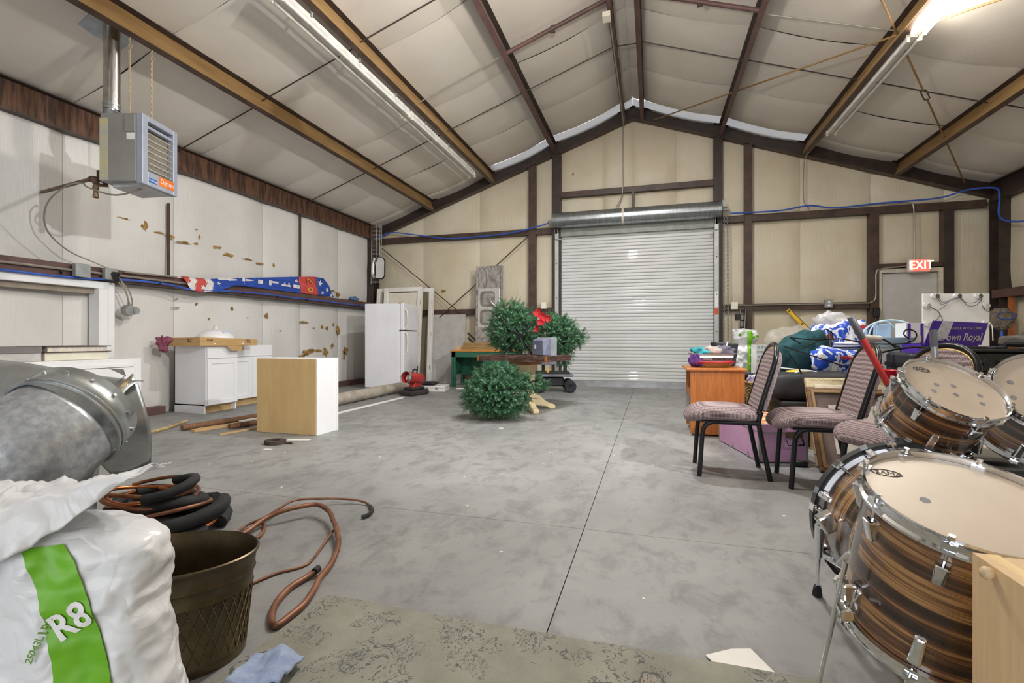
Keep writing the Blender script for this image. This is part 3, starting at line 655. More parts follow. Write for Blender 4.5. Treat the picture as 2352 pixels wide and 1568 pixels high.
# ---------------------------------------------------------------- conduit, boxes and hose on the left rail
rod('conduit', 'pale metal conduit running along the left wall rail', [(-5.97, -3, 1.705), (-5.97, 5.3, 1.70)], .013, CABLE, 'pipe')
rod('conduit', 'short conduit stub lying on the left rail beside the banner', [(-5.96, 4.2, 1.75), (-5.96, 4.85, 1.77)], .012, CABLE, 'pipe')
def ebox(label, c, d, parts=True):
    t = T('electrical_box', label, 'electrical box', c); MB().cbox((0, 0, 0), d).build('body', ZINC, t, bevel=.005)
    return t
t = ebox('square grey junction box on the left rail under the heater', (-5.93, 3.73, 1.70), (.06, .14, .14)); MB().cbox((.033, 0, 0), (.006, .145, .145)).build('cover', ZINC, t, bevel=.004)
t = ebox('outlet box on the left rail with a black plug', (-5.93, 4.02, 1.70), (.06, .13, .13)); MB().cyl((.03, .02, .0), (.09, .02, -.01), .03, n=14).build('plug_face', BLACK, t); MB().cyl((.06, .02, .02), (.06, .03, -.09), .03, .026, 14).build('plug', BLACK, t, smooth=.8, bevel=.004)
t = T('hanging_outlet', 'octagonal metal box dangling on cables below the left rail', 'electrical box', (-5.97, 4.24, 1.24), world=True)
MB().cyl((-6.0, 4.24, 1.30), (-5.93, 4.25, 1.30), .065, n=8).build('box', ZINC, t); MB().cyl((-5.99, 4.31, 1.30), (-5.93, 4.32, 1.30), .045, n=8).build('cover', ZINC, t)
for dy in (0, .045): MB().tube([(-5.93, 4.05+dy, 1.68), (-5.9, 4.15+dy, 1.55), (-5.93, 4.22+dy, 1.42), (-5.95, 4.23+dy, 1.36)], .007, 6, 5).build('cable', CABLE, t)
t = T('air_hose', 'bright blue air hose tied along the left wall rail', 'hose', (-5.93, 3, 1.6), world=True)
P = [(-5.945, y, z) for y, z in ((-3, 1.62), (0, 1.62), (2, 1.615), (3.06, 1.62), (3.5, 1.615), (3.9, 1.63), (4.3, 1.66), (4.7, 1.66), (5.1, 1.625), (5.6, 1.66), (6.3, 1.68), (7.0, 1.675), (7.7, 1.68), (8.5, 1.675), (9.3, 1.68))]
MB().tube(P, .0125, 8, 5).build('hose', BLUEH, t, smooth=.8)
for y in (3.55, 4.6, 5.9, 6.6, 7.3): MB().cyl((-5.945, y, 1.66), (-5.945, y+.012, 1.66), .022, n=8).build('tie', BLACK, t)
rod('air_hose', 'blue air hose sagging along back wall left of the big door', [(-5.95, 9.6, 3.2), (-5.7, 9.74, 3.36), (-5.3, 9.74, 3.32), (-4.6, 9.76, 3.2), (-4.2, 9.76, 3.15), (-3.4, 9.76, 3.16), (-2.8, 9.74, 3.19), (-2.3, 9.72, 3.27), (-2.02, 9.7, 3.33)], .014, BLUEH, 'hose', 6)
rod('air_hose', 'blue air hose along the upper rail right of the big door', [(1.4, 9.74, 3.29), (2.2, 9.74, 3.28), (2.7, 9.76, 3.34), (3.1, 9.76, 3.27), (3.8, 9.76, 3.30), (4.6, 9.76, 3.32), (5.0, 9.74, 3.42), (5.25, 9.52, 3.36), (5.29, 9.5, 3.2), (5.28, 9.48, 2.9), (5.3, 9.2, 2.75), (5.38, 8.6, 2.66), (5.36, 8.0, 2.66)], .014, BLUEH, 'hose', 6)
# thin stiffener angles on the left wall
for y, z0, z1, lb in ((4.868, 1.79, 2.75, 'thin brown upright strip below the heater'), (7.356, 1.79, 3.2, 'thin brown upright strip holding the end of the banner')):
    tag(MB().box(XL+.06, XL+.09, y-.012, y+.012, z0, z1).build('wall_strip', STEEL), lb, 'strip')
# ---------------------------------------------------------------- banner
t = T('banner', 'blue red and white stars and stripes banner draped along the left rail', 'banner', (-5.99, 6.5, 1.6), world=True)
def bz(y):
    tp = [(4.92, 1.795), (5.3, 1.80), (6, 1.90), (7, 2.04), (7.6, 2.12), (7.9, 2.12), (8.05, 2.0), (8.17, 1.80)]
    bt = [(4.92, 1.785), (5.03, 1.62), (5.2, 1.60), (5.5, 1.66), (5.75, 1.76), (6.2, 1.77), (7, 1.775), (8.17, 1.785)]
    def ip(t_):
        for (a, p), (c, q) in zip(t_, t_[1:]):
            if a <= y <= c: return p+(q-p)*(y-a)/(c-a)
        return t_[-1][1]
    return ip(tp), ip(bt)
def bfn(y, v):
    zt, zb = bz(y); z = zb+(zt-zb)*v
    fold = .012*sin(v*9+y*1.5)*(1 if 5.5 < y < 7.4 else .4)+.01*fbm((y, v*.3, 0), 3, 2, 4)
    return V((-5.965-.06*v*(y > 5.7)-.02*(z > 1.78)+fold+(.025 if z < 1.77 else 0), y, z))
def strip(nm, y0, y1, mt, n=10, v0=0, v1=1, lift=0, slant=0):
    o = MB().grid(lambda u, v: bfn(min(8.165, max(4.925, y0+(y1-y0)*u+slant*(v-.5))), v0+(v1-v0)*v)+V((lift, 0, 0)), n, 9).build(nm, mt, t, smooth=4, solid=.002); return o
FB = M('banner_blue', (44, 84, 178), (32, 62, 146), .7, 0, 5, (1, 1, 6)); FRD = M('banner_red', (206, 84, 76), (188, 66, 60), .7); FW = M('banner_white', (232, 228, 226), None, .7); FY = M('banner_yellow', (226, 190, 72), (206, 160, 50), .7)
strip('stripe', 4.925, 5.02, FRD, 5, slant=.05); strip('stripe', 5.0, 5.12, FW, 5, slant=.05); strip('stripe', 5.1, 5.27, FRD, 6, slant=.06); strip('stripe', 5.25, 5.40, FW, 5, slant=.06)
strip('blue_field', 5.38, 7.22, FB, 40); strip('red_panel', 7.22, 7.68, FRD, 10); strip('blue_end', 7.68, 8.165, FB, 12)
def star(y, v, r):
    p = bfn(y, v)+V((.008, 0, 0)); pts = [((r if k % 2 == 0 else r*.42)*sin(pi*k/5), (r if k % 2 == 0 else r*.42)*cos(pi*k/5)) for k in range(10)]
    MB().prism(pts, 0, .002, XF(p, (0, -1, .2), (0, .2, 1))).build('star', FW, t)
for y, v, r in ((5.22, .35, .045), (5.46, .6, .035), (7.15, .72, .05), (7.78, .68, .075), (7.95, .4, .05), (7.8, .16, .045), (8.05, .12, .04)): star(y, v, r)
for y, v, w, h in ((5.58, .93, .16, .03), (5.75, .75, .22, .05), (5.98, .7, .05, .09), (6.1, .72, .16, .03), (6.3, .6, .1, .06), (6.5, .55, .05, .08), (6.62, .6, .16, .03), (6.85, .4, .22, .03), (6.82, .47, .03, .06), (6.92, .47, .03, .06), (7.1, .38, .16, .06)):
    p = bfn(y, v)+V((.01, 0, 0)); MB().box(p.x, p.x+.002, y-w/2, y+w/2, p.z-h/2, p.z+h/2).build('letter_fragment', FW, t)
p = bfn(7.45, .5)
text('lettering', '0', .2, FY, t, XF((p.x+.035, 7.47, 1.86), (0, 0, 1), (0, -1, 0)), .002); text('lettering', '7', .2, FY, t, XF((p.x+.02, 7.47, 2.02), (0, 0, 1), (0, -1, 0)), .002)
b = blob(MB(), (-6.0, 8.82, 1.80), (.06, .13, .045), .8, .5, 14, 2, 24, 12, -.03); tag(b.build('rag', M('blue_rag', (92, 124, 160), (70, 98, 134), .9), smooth=4), 'crumpled blue rag on the far end of the left rail', 'rag')
# ---------------------------------------------------------------- low white cabinet and flat boxes by the wall
t = T('low_cabinet', 'low white cabinet under the white framed opening', 'cabinet', (-5.6, 3.1, 0), world=True)
b = MB().box(-5.94, -5.42, 2.2, 4.0, 0, .75); b.build('body', WHITE, t, bevel=.005)
MB().box(-5.425, -5.41, 3.35, 3.93, .1, .70).build('door', WHITE, t, bevel=.004); MB().box(-5.425, -5.41, 2.75, 3.33, .1, .70).build('door', WHITE, t, bevel=.004)
MB().box(-5.415, -5.405, 3.42, 3.9, .66, .664).build('shadow_gap', STEEL_D, t)
t = T('carton', 'long cream carton with blue lettering on the low cabinet', 'box', (-5.66, 3.1, .75), world=True)
MB().box(-5.88, -5.5, 3.16, 3.72, .752, .83).build('base', OFFW, t, bevel=.003); MB().box(-5.88, -5.5, 3.18, 3.7, .838, .885).build('tray', M('cream_print', (232, 220, 196), (206, 196, 196), .6, 0, 10, (1, 4, 1)), t)
MB().box(-5.9, -5.48, 3.15, 3.73, .83, .838).build('flap', M('dark_edge', (92, 76, 70), None, .7), t); MB().box(-5.9, -5.48, 3.15, 3.73, .885, .893).build('flap', MC['dark_edge'], t)
t = T('carton', 'grey carton at the left frame edge on the low cabinet', 'box', (-5.66, 2.8, .75), world=True)
MB().box(-5.88, -5.5, 2.55, 3.13, .752, .83).build('base', M('grey_card', (196, 192, 188), None, .7), t); MB().box(-5.88, -5.49, 2.55, 3.13, .832, .89).build('lid', M('grey_card_dark', (132, 128, 126), None, .7), t)
# ---------------------------------------------------------------- kitchen base cabinets along the left wall
WG = M('cabinet_white', (238, 238, 240), (233, 233, 235), .38, 0, 2)
def base_cab(label, y0, y1, xf, doors, drawer):
    t = T('base_cabinet', label, 'cabinet', (xf-.3, (y0+y1)/2, 0), world=True)
    b = MB().box(-6.02, xf-.02, y0, y0+.016, 0, .87); b.box(-6.02, xf-.02, y1-.016, y1, 0, .87); b.box(-6.02, xf-.02, y0, y1, .1, .116); b.box(-6.02, -6.01, y0, y1, .1, .87)
    b.box(-6.02, xf-.02, y0+.016, y1-.016, .85, .87); b.build('carcass', WG, t)
    MB().box(xf-.10, xf-.085, y0+.016, y1-.016, 0, .1).build('toe_kick', BOARDB, t)
    MB().box(xf-.02, xf, y0, y1, .1, .87).build('face_frame', WG, t, bevel=.002)
    MB().box(xf, xf+.02, y0+.01, y1-.01, .71, .865).build('drawer_front', WG, t, bevel=.003)
    n = doors; w = (y1-y0-.02)/n
    for k in range(n):
        a, c = y0+.01+k*w+.002, y0+.01+(k+1)*w-.002
        dr = MB().box(xf, xf+.012, a, c, .105, .695).build('door', WG, t)
        for q in ((a, a+.06, .105, .695), (c-.06, c, .105, .695), (a+.06, c-.06, .105, .165), (a+.06, c-.06, .635, .695)): MB().box(xf+.012, xf+.022, *q).build('stile', WG, dr, bevel=.003)
    return t
base_cab('white base cabinet standing nearest the camera by the left wall', 4.87, 5.36, -5.50, 1, 1)
base_cab('wider white base cabinet set back beside the nearer one', 5.37, 6.16, -5.66, 2, 1)
t = T('carton', 'flat brown cardboard carton with a torn flap on the base cabinet', 'box', (-5.65, 5.1, .872), world=True)
A, B, C = V((-5.44, 4.74, 0)), V((-5.40, 5.62, 0)), V((-5.98, 4.70, 0)); D = B+(C-A)
MB().hexa([p+V((0, 0, .872)) for p in (C, A, B, D)]+[p+V((0, 0, z)) for p, z in ((C, .975), (A, .985), (B, .958), (D, .96))]).build('body', CARDB, t, bevel=.004)
dd = (B-A).normalized()
X = XF(A+V((.006, 0, .872)), dd, (0, 0, 1))
MB().prism([(.36, .0), (.60, .0), (.62, -.02), (.6, -.05), (.64, -.07), (.6, -.075), (.6, -.06), (.5, -.07), (.44, -.06), (.41, -.03)], 0, .004, X).build('flap', CARDB, t)
text('lettering', '32463', .035, BLACK, t, XF(A+dd*.13+V((.004, 0, .945)), dd, (0, 0, 1)), .0004); text('lettering', 'PSE D\nWHSE', .026, BLACK, t, XF(A+dd*.72+V((.004, 0, .93)), dd, (0, 0, 1)), .0004)
for u in (.2, .63): MB().cbox(A+dd*u+V((.002, 0, .9)), (.006, .03, .016)).build('hand_hole', WHITE, t)
dl = (C-A).normalized(); text('lettering', 'PSE D\nWHSE', .026, BLACK, t, XF(A+dl*.16+V((0, -.004, .94)), -dl, (0, 0, 1)), .0004)
t = T('wash_basin', 'upturned white wash basin on top of the brown carton', 'basin', (-5.72, 5.22, .965), world=True)
Xb = Matrix.Translation((-5.72, 5.22, .974)); MB().lathe([(.235, .0), (.235, .015), (.21, .045), (.165, .085), (.1, .115), (.04, .125), (.0, .126)], 32, Xb).build('bowl', WHITE, t, smooth=4)
MB().lathe([(.035, .12), (.032, .15), (.02, .155), (.02, .17), (0, .17)], 16, Xb).build('drain', OFFW, t, smooth=.8); MB(Xb).box(.15, .19, -.05, .06, .05, .09).build('label', M('blue_label', (222, 226, 240), (180, 190, 220), .5), t)
b = blob(MB(), (-5.96, 4.66, .92), (.07, .05, .085), 1, .9, 13, 5, 36, 22); tag(b.build('cloth', M('purple_cloth', (158, 88, 108), (128, 66, 88), .95), smooth=4), 'crumpled dusty purple cloth hanging at the carton end', 'cloth')
# ---------------------------------------------------------------- wall cabinet standing on the floor, back toward the camera
t = T('wall_cabinet', 'white wall cabinet on the floor showing its brown back', 'cabinet', (-3.55, 4.23, 0), world=True)
b = MB().box(-3.91, -3.895, 4.075, 4.39, 0, .765); b.box(-3.205, -3.19, 4.075, 4.39, 0, .765); b.box(-3.895, -3.205, 4.075, 4.39, .75, .765); b.box(-3.895, -3.205, 4.075, 4.39, 0, .015); b.build('carcass', WG, t, bevel=.002)
MB().box(-3.92, -3.205, 4.068, 4.075, .005, .76).build('back_panel', BOARDB, t); MB().box(-3.92, -3.18, 4.37, 4.40, .0, .765).build('face_frame', WG, t, bevel=.002)
# ---------------------------------------------------------------- lumber, hose and scraps on the floor
def stick(name, label, a, c, w, h, mt, cat='lumber', rnd=False):
    b = MB(); b = b.cyl(a, c, w/2, n=12) if rnd else b.beam(a, c, w, h); return tag(b.build(name, mt, smooth=.8 if rnd else None), label, cat)
WD = 'old and new sticks on the floor'
stick('round_post', 'long brown round post leading into the lumber pile', (-4.72, 3.90, .032), (-4.42, 5.5, .032), .062, 0, OLDWOOD, 'post', True)
stick('round_post', 'shorter brown round post lying beside the wall cabinet', (-4.31, 4.10, .03), (-4.05, 5.3, .03), .06, 0, OLDWOOD, 'post', True)
stick('pine_plank', 'pale pine plank lying between the round posts', (-4.55, 3.88, .014), (-4.22, 5.4, .014), .07, .026, PINE)
stick('white_plank', 'white edged plank on the floor behind the pine plank', (-4.42, 4.35, .04), (-4.25, 5.48, .04), .05, .02, WHITE_W)
stick('thin_lath', 'thin pale lath nearest the camera in the lumber pile', (-4.14, 3.82, .008), (-3.98, 4.9, .008), .035, .014, PINE)
stick('floor_trim', 'long white trim strip lying in front of the carpet roll', (-3.885, 5.3, .008), (-3.90, 7.05, .008), .06, .012, WHITE)
rod('garden_hose', 'short piece of tan hose curling on the floor near the cabinets', [(-4.87, 3.5, .02), (-4.88, 3.72, .02), (-4.95, 3.95, .02), (-5.06, 4.15, .022), (-5.1, 4.28, .03)], .017, M('tan_hose', (196, 170, 120), (150, 126, 84), .7, 0, 20), 'hose', 6)
t = T('strap_roll', 'small roll of dark strapping on the floor by the wall cabinet', 'strap', (-3.32, 3.66, 0)); MB().lathe([(.035, 0), (.085, 0), (.085, .035), (.035, .035)], 24, closed=True, sx=1.15).build('roll', M('dark_strap', (76, 64, 54), (50, 42, 36), .8), t, smooth=.7); MB().tube([(.08, .0, .01), (.13, .03, .01), (.17, .02, .008)], .008, 6, 4).build('loose_end', MC['dark_strap'], t)
for x, y, w, h, a, lb in ((-3.22, 3.86, .22, .07, .3, 'white paper strip beside the strap roll'), (-3.2, 3.44, .07, .04, .1, 'small paper scrap in front of the strap roll'), (.25, 1.56, .15, .12, .5, 'folded white paper note on the floor near the drums'), (-1.55, 4.95, .05, .03, .4, 'tiny white scrap on open floor before the fallen tree')):
    pts = [(-w/2, -h/2), (w/2*.9, -h/2*1.1), (w/2, h/2*.8), (w*.1, h/2), (-w/2*1.05, h/2*.85)]
    o = MB().prism(pts, 0, .003, Matrix.Rotation(a, 4, 'Z')).build('paper_scrap', WHITE_W, None, (x, y, .003)); tag(o, lb, 'paper')
# ---------------------------------------------------------------- galvanised duct pieces, bag, bucket, copper (left foreground)
CW, SW = cos(YAW), sin(YAW)
VF = lambda lat, d, z: V((lat*CW-d*SW, lat*SW+d*CW, z))
t = T('carton', 'plain brown carton under the galvanised duct pieces', 'box', VF(-2.06, 1.83, 0), YAW)
MB().box(-.42, .26, -.25, .25, 0, .40).build('body', CARDB, t, bevel=.004); MB().box(.262, .265, -.2, .2, .12, .34).build('printed_label', M('newsprint', (214, 212, 206), (120, 118, 114), .8, 0, 26, (1, 1, 3)), t)
text('lettering', 'HOOD\nCAP', .06, BLACK, t, XF((.02, -.252, .3), (1, 0, 0), (0, 0, 1)), .0005)
t = T('duct_elbow', 'large galvanised duct elbow with a riveted collar, left foreground', 'duct', VF(-1.9, 1.75, .4), world=True)
# swept elbow rising to the right, collar at its upper end
def px(x, y, d): l = (x-1176)/1110.67; return V((d*(l*CW-SW), d*(CW+l*SW), .96-(y-778.5)/1110.67*d))
e0 = px(150, 972, 1.70); e1 = px(196, 934, 1.78); P = [px(-190, 1120, 1.56), px(-70, 1095, 1.54), px(40, 1050, 1.58), e0]
ax = catmull(P, 6)
MB().tube(ax, [.205, .205, .204, .203, .202, .2, .198, .196, .194, .192, .19, .188, .186, .184, .182, .18, .178, .176, .175], 44, cap=False).build('elbow_body', GALV_B, t, smooth=4, solid=.003)
ed = (e1-e0).normalized()
MB().cyl(e0-ed*.01, e1, .182, .176, 48, cap=False).build('collar', GALV, t, smooth=4, solid=.003)
x_, y_ = frame_z(ed); b = MB()
for k in (-.012, .006): q = e0+ed*k; b.tube([q+(x_*cos(a)+y_*sin(a))*.185 for a in [2*pi*i/44 for i in range(44)]], .005, 6, closed=True)
b.build('bead', GALV, t, smooth=.8)
for k in range(14):
    a = 2*pi*k/14; q = e0+ed*.06+(x_*cos(a)+y_*sin(a))*.179; MB().cyl(q, q+(x_*cos(a)+y_*sin(a))*.006, .006, n=8).build('rivet', GALV, t)
t = T('sheet_metal_hood', 'bent galvanised sheet metal hood with pointed flaps behind the duct', 'duct', VF(-2.2, 2.0, .4), world=True)
def hood(u, v):
    lat = -2.35+u*.83; d = 2.02-.02*u; z = .875-.035*u-.05*u*u; k = v
    return VF(lat, d-.33*sin(k*pi/2)*(1-.3*u), z-.5*k*k*1.0+.01*sin(6*u+3*k))
MB().grid(hood, 24, 14).build('top_sheet', GALV, t, smooth=4, solid=.002)
FP = [(305, 857), (318, 880), (332, 925), (345, 975), (349, 1010), (347, 1062), (300, 1085), (255, 1090), (225, 1060), (232, 985), (262, 920)]
def px(x, y, d): l = (x-1176)/1110.67; return V((d*(l*CW-SW), d*(CW+l*SW), .96-(y-778.5)/1110.67*d))
cen = (275, 1000); b = MB()
def flap(u, v):
    i = u*len(FP); k = int(i) % len(FP); f = i-int(i); p = (FP[k][0]*(1-f)+FP[(k+1) % len(FP)][0]*f, FP[k][1]*(1-f)+FP[(k+1) % len(FP)][1]*f)
    q = (cen[0]+(p[0]-cen[0])*v, cen[1]+(p[1]-cen[1])*v)
    return px(q[0], q[1], 2.0-.07*cos((q[1]-960)/70)+.06*((q[0]-290)/60))
MB().grid(flap, 44, 8, cu=True).build('side_flap', GALV, t, smooth=4, solid=.002)
for tri, nm in (([px(288, 862, 1.96), px(232, 905, 1.9), px(240, 935, 1.9)], 'fold'), ([px(304, 858, 1.95), px(244, 915, 1.86), px(256, 945, 1.92)], 'corner_fold'), ([px(250, 846, 2.0), px(284, 848, 2.0), px(290, 864, 1.97)], 'tab')):
    MB().add(tri, [(0, 1, 2)]).build(nm, GALV if nm != 'corner_fold' else M('brass_toned_sheet', (206, 176, 128), None, .35, .8), t, solid=.002)  # corner fold brass-toned, other folds galvanised grey
# insulation bag
t = T('insulation_bag', 'white plastic insulation bag with a green stripe, left foreground', 'bag', VF(-1.2, 1.14, .013), YAW)
BWd, BDp, BHt = .385, .125, .535
def bagfn(u, v, lift=0):
    a = 2*pi*u; cl = 1 if v < .86 else sqrt(max(0, 1-((v-.86)/.14)**2)); z = BHt*min(v, .97)
    w = (BWd-.03*v+.012*sin(v*7+a*2))*(.25+.75*cl); dp = (BDp-.02*v)*(.1+.9*cl)
    x = math.copysign(abs(cos(a))**.8, cos(a))*w; y = math.copysign(abs(sin(a))**.75, sin(a))*dp
    p = V((x, y, z)); n = V((cos(a)*.6, sin(a), 0)).normalized()
    f1 = abs(fbm((x*2.6+z*.8, y, z*.5), 2.2, 1, 3)); f2 = abs(fbm((x*2.2-z*.5, y, z*.55), 6.0, 1, 8)); f3 = abs(fbm((x*1.2+z*1.3, y, z*1.1-x), 9, 2, 5))
    return p+n*(.03-.05*f1-.026*f2-.012*f3+lift)
bag = MB().grid(bagfn, 170, 84, cu=True).build('sack', BAGW, t, smooth=4)
def flapb(u, v):
    # torn top sheet laid over the sack, its right end rising to a ragged point
    x = -.46+u*.81; r_ = max(0, (u-.55)/.45)**1.4
    if v < .72: y = .15-.31*v/.72; z = .592-.012*v
    else: q = (v-.72)/.28; y = -.16-.055*sin(q*pi/2); z = .583-.155*q*(1-r_)
    y = .05+(y-.05)*(1-.8*r_); z += .012*u-.05*(1-u)*(1-v)+.06*max(0, (u-.6)/.4)**2
    p = V((x, y, z)); k = .02-abs(fbm((x*1.2+y*2, y*3-x, 0), 3.2, 1, 2))*.05-abs(fbm((x*2-y, y*4, 0), 6, 2, 5))*.02
    rag = .014*fbm((u*26, 0, 0), 1, 3, 6)*max(0, (v-.9)/.1)
    return p+V((.016*fbm((v*12, 0, 0), 1, 3, 9)*max(0, (u-.94)/.06), -rag, k-.012))
MB().grid(flapb, 110, 44).build('torn_top_flap', BAGW, t, smooth=4, solid=.0015)
def onbag(x, z, lift=.006):
    u = 1-math.acos(max(-1, min(1, math.copysign(abs(x/BWd)**1.25, x))))/(2*pi); return bagfn(u, z/BHt, lift)
def band(u, v):
    z = .0+.50*v; xc = .262+.02*sin((1-v)*2.6)-.035*v*v; return onbag(xc-.045+.09*u, z)
gb = MB().grid(band, 11, 50).build('green_stripe', GREENP, t, smooth=4)
def drape(txt, size, x, z, rot, mt, par, sx=1):
    o = text('lettering', txt, size, mt, par, Matrix.Identity(4), .0, sx=sx, bold=size*.025); A = Matrix.Rotation(rot, 2)
    bm = bmesh.new(); bm.from_mesh(o.data); bmesh.ops.triangulate(bm, faces=bm.faces); bmesh.ops.subdivide_edges(bm, edges=bm.edges, cuts=3, use_grid_fill=True); bm.to_mesh(o.data); bm.free()
    for q in o.data.vertices: w = A @ V((q.co.x, q.co.y)); q.co = onbag(x+w.x, z+w.y, .010)
    return o
drape('R8', .076, .262, .345, .5, WHITE, gb, .9); drape('25043L1BC', .02, .207, .315, 1.15, M('green_ink', (120, 168, 70), None, .5), t)
# bucket
BR = M('antique_brass', (116, 104, 80), (78, 68, 50), .38, .8, 6, (1, 1, 1), .25, .003, 9)
t = T('oval_bucket', 'oval antique brass bucket with a diamond pattern', 'bucket', VF(-1.03, 1.46, 0), YAW+R(12))
H_ = .31; pr = [(.0, .012), (.195, .012), (.196, 0), (.203, 0), (.206, .02), (.207, .03), (.204, .034), (.222, .2), (.226, .205), (.222, .212), (.228, .245), (.232, .25), (.228, .256), (.236, .300), (.242, .304), (.243, .311), (.238, .314), (.233, .308), (.222, .25), (.214, .2), (.2, .03), (.195, .02), (0, .02)]
MB().lathe(pr, 64, sy=.72).build('body', BR, t, smooth=.9)
b = MB()
for k in range(40):
    for sgn in (1, -1):
        pts = []
        for q in range(7):
            f = q/6; z = .036+f*.165; a = 2*pi*(k+sgn*f*2.2)/40; r = .2055+(z-.034)*.108; pts.append((r*cos(a)+.0*z, r*sin(a)*.72, z))
        b.tube(pts, .0015, 4, cap=False)
b.build('diamond_embossing', M('worn_brass_ridge', (134, 118, 86), None, .4, .7), t)
MB().box(-.01, .01, -.170, -.158, .02, .30).build('seam', BR, t)
# lineset coil and copper tubes
t = T('lineset_coil', 'coil of copper lines in black foam insulation behind the bag', 'coil', VF(-1.75, 2.45, 0), YAW)
def ring(r, z, ph, sq=.8, n=26, dz=.02, cx=0, cy=0, a0=0, a1=2*pi): return [(cx+r*cos(a), cy+r*sq*sin(a), z+dz*sin(a*2+ph)) for a in [a0+(a1-a0)*i/n for i in range(n+1)]]
for k, (r, z, rr, cx) in enumerate(((.27, .035, .034, 0), (.255, .095, .033, .01), (.225, .06, .032, .02), (.2, .14, .03, -.04))): MB().tube(ring(r, z, k, cx=cx, a0=k, a1=k+5.9), rr, 10).build('foam_sleeve', RUBBER, t, smooth=.9)
for k, (r, z, cx) in enumerate(((.21, .17, -.06), (.18, .19, -.08), (.23, .13, -.02), (.16, .16, -.09), (.2, .21, -.07), (.24, .05, .02))): MB().tube(ring(r, z, k*1.3, .8, 26, .015, cx, -.02, k*.8, k*.8+5.6), .010, 8).build('copper_line', COPPER_N if k % 2 else COPPER, t, smooth=.9)
MB().tube(ring(.2, .225, 1, .8, 20, .02, -.06, -.03, -1.2, 1.5), .024, 8).build('split_foam', RUBBER, t, smooth=.9)
F_ = lambda x, y, z=.0: (lambda r: V((0, 0, .96))+r*((z-.96)/r.z))(px(x, y, 1)-V((0, 0, .96)))
def ctube(label, pts, r, mt=COPPER, name='copper_tube'): return tag(MB().tube([F_(x, y, r+h) for x, y, h in pts], r, 8, 7).build(name, mt, smooth=.9), label, 'pipe')
thick = ctube('thick copper tube bent in a wide loop across the floor', [(505, 1255, 0), (560, 1225, .01), (610, 1190, .03), (660, 1170, .05), (715, 1159, .05), (735, 1160, .05), (757, 1175, .04), (765, 1195, .03), (770, 1205, .03), (777, 1235, .02), (775, 1260, .01), (760, 1295, 0), (738, 1322, 0), (730, 1335, 0), (722, 1352, 0), (700, 1385, 0), (665, 1415, 0), (640, 1434, 0), (628, 1434, 0), (624, 1415, 0), (634, 1385, 0), (665, 1350, 0), (700, 1328, 0), (727, 1310, .01)], .0125)
o = MB().cyl(F_(722, 1313, .025), F_(731, 1305, .025), .0145, n=12).build('tube_cap', BLACK, thick)
thin = ctube('thin copper tube arching over to a frayed black tip', [(400, 1245, 0), (470, 1240, 0), (525, 1235, .0), (565, 1207, .01), (610, 1187, .03), (640, 1168, .03), (680, 1148, .03), (740, 1145, .03), (800, 1146, .02), (835, 1152, .01), (850, 1162, 0), (856, 1175, 0)], .0065)
o = MB().tube([F_(850, 1162, .01), F_(855, 1172, .01), F_(846, 1182, .012), F_(832, 1187, .012)], .011, 7, 3).build('taped_tip', BLACK, thin, smooth=.8)
ctube('thin copper tube sweeping from the bucket to the wide loop', [(560, 1350, 0), (590, 1335, .0), (640, 1315, .0), (680, 1305, 0), (710, 1292, 0), (735, 1262, .0), (750, 1240, .01), (766, 1218, .02)], .006)
ctube('short copper loop behind the bucket rim', [(430, 1217, .0), (470, 1220, .0), (520, 1230, .0), (560, 1240, .0), (590, 1235, 0), (605, 1220, 0), (607, 1207, 0), (598, 1200, .01)], .009)
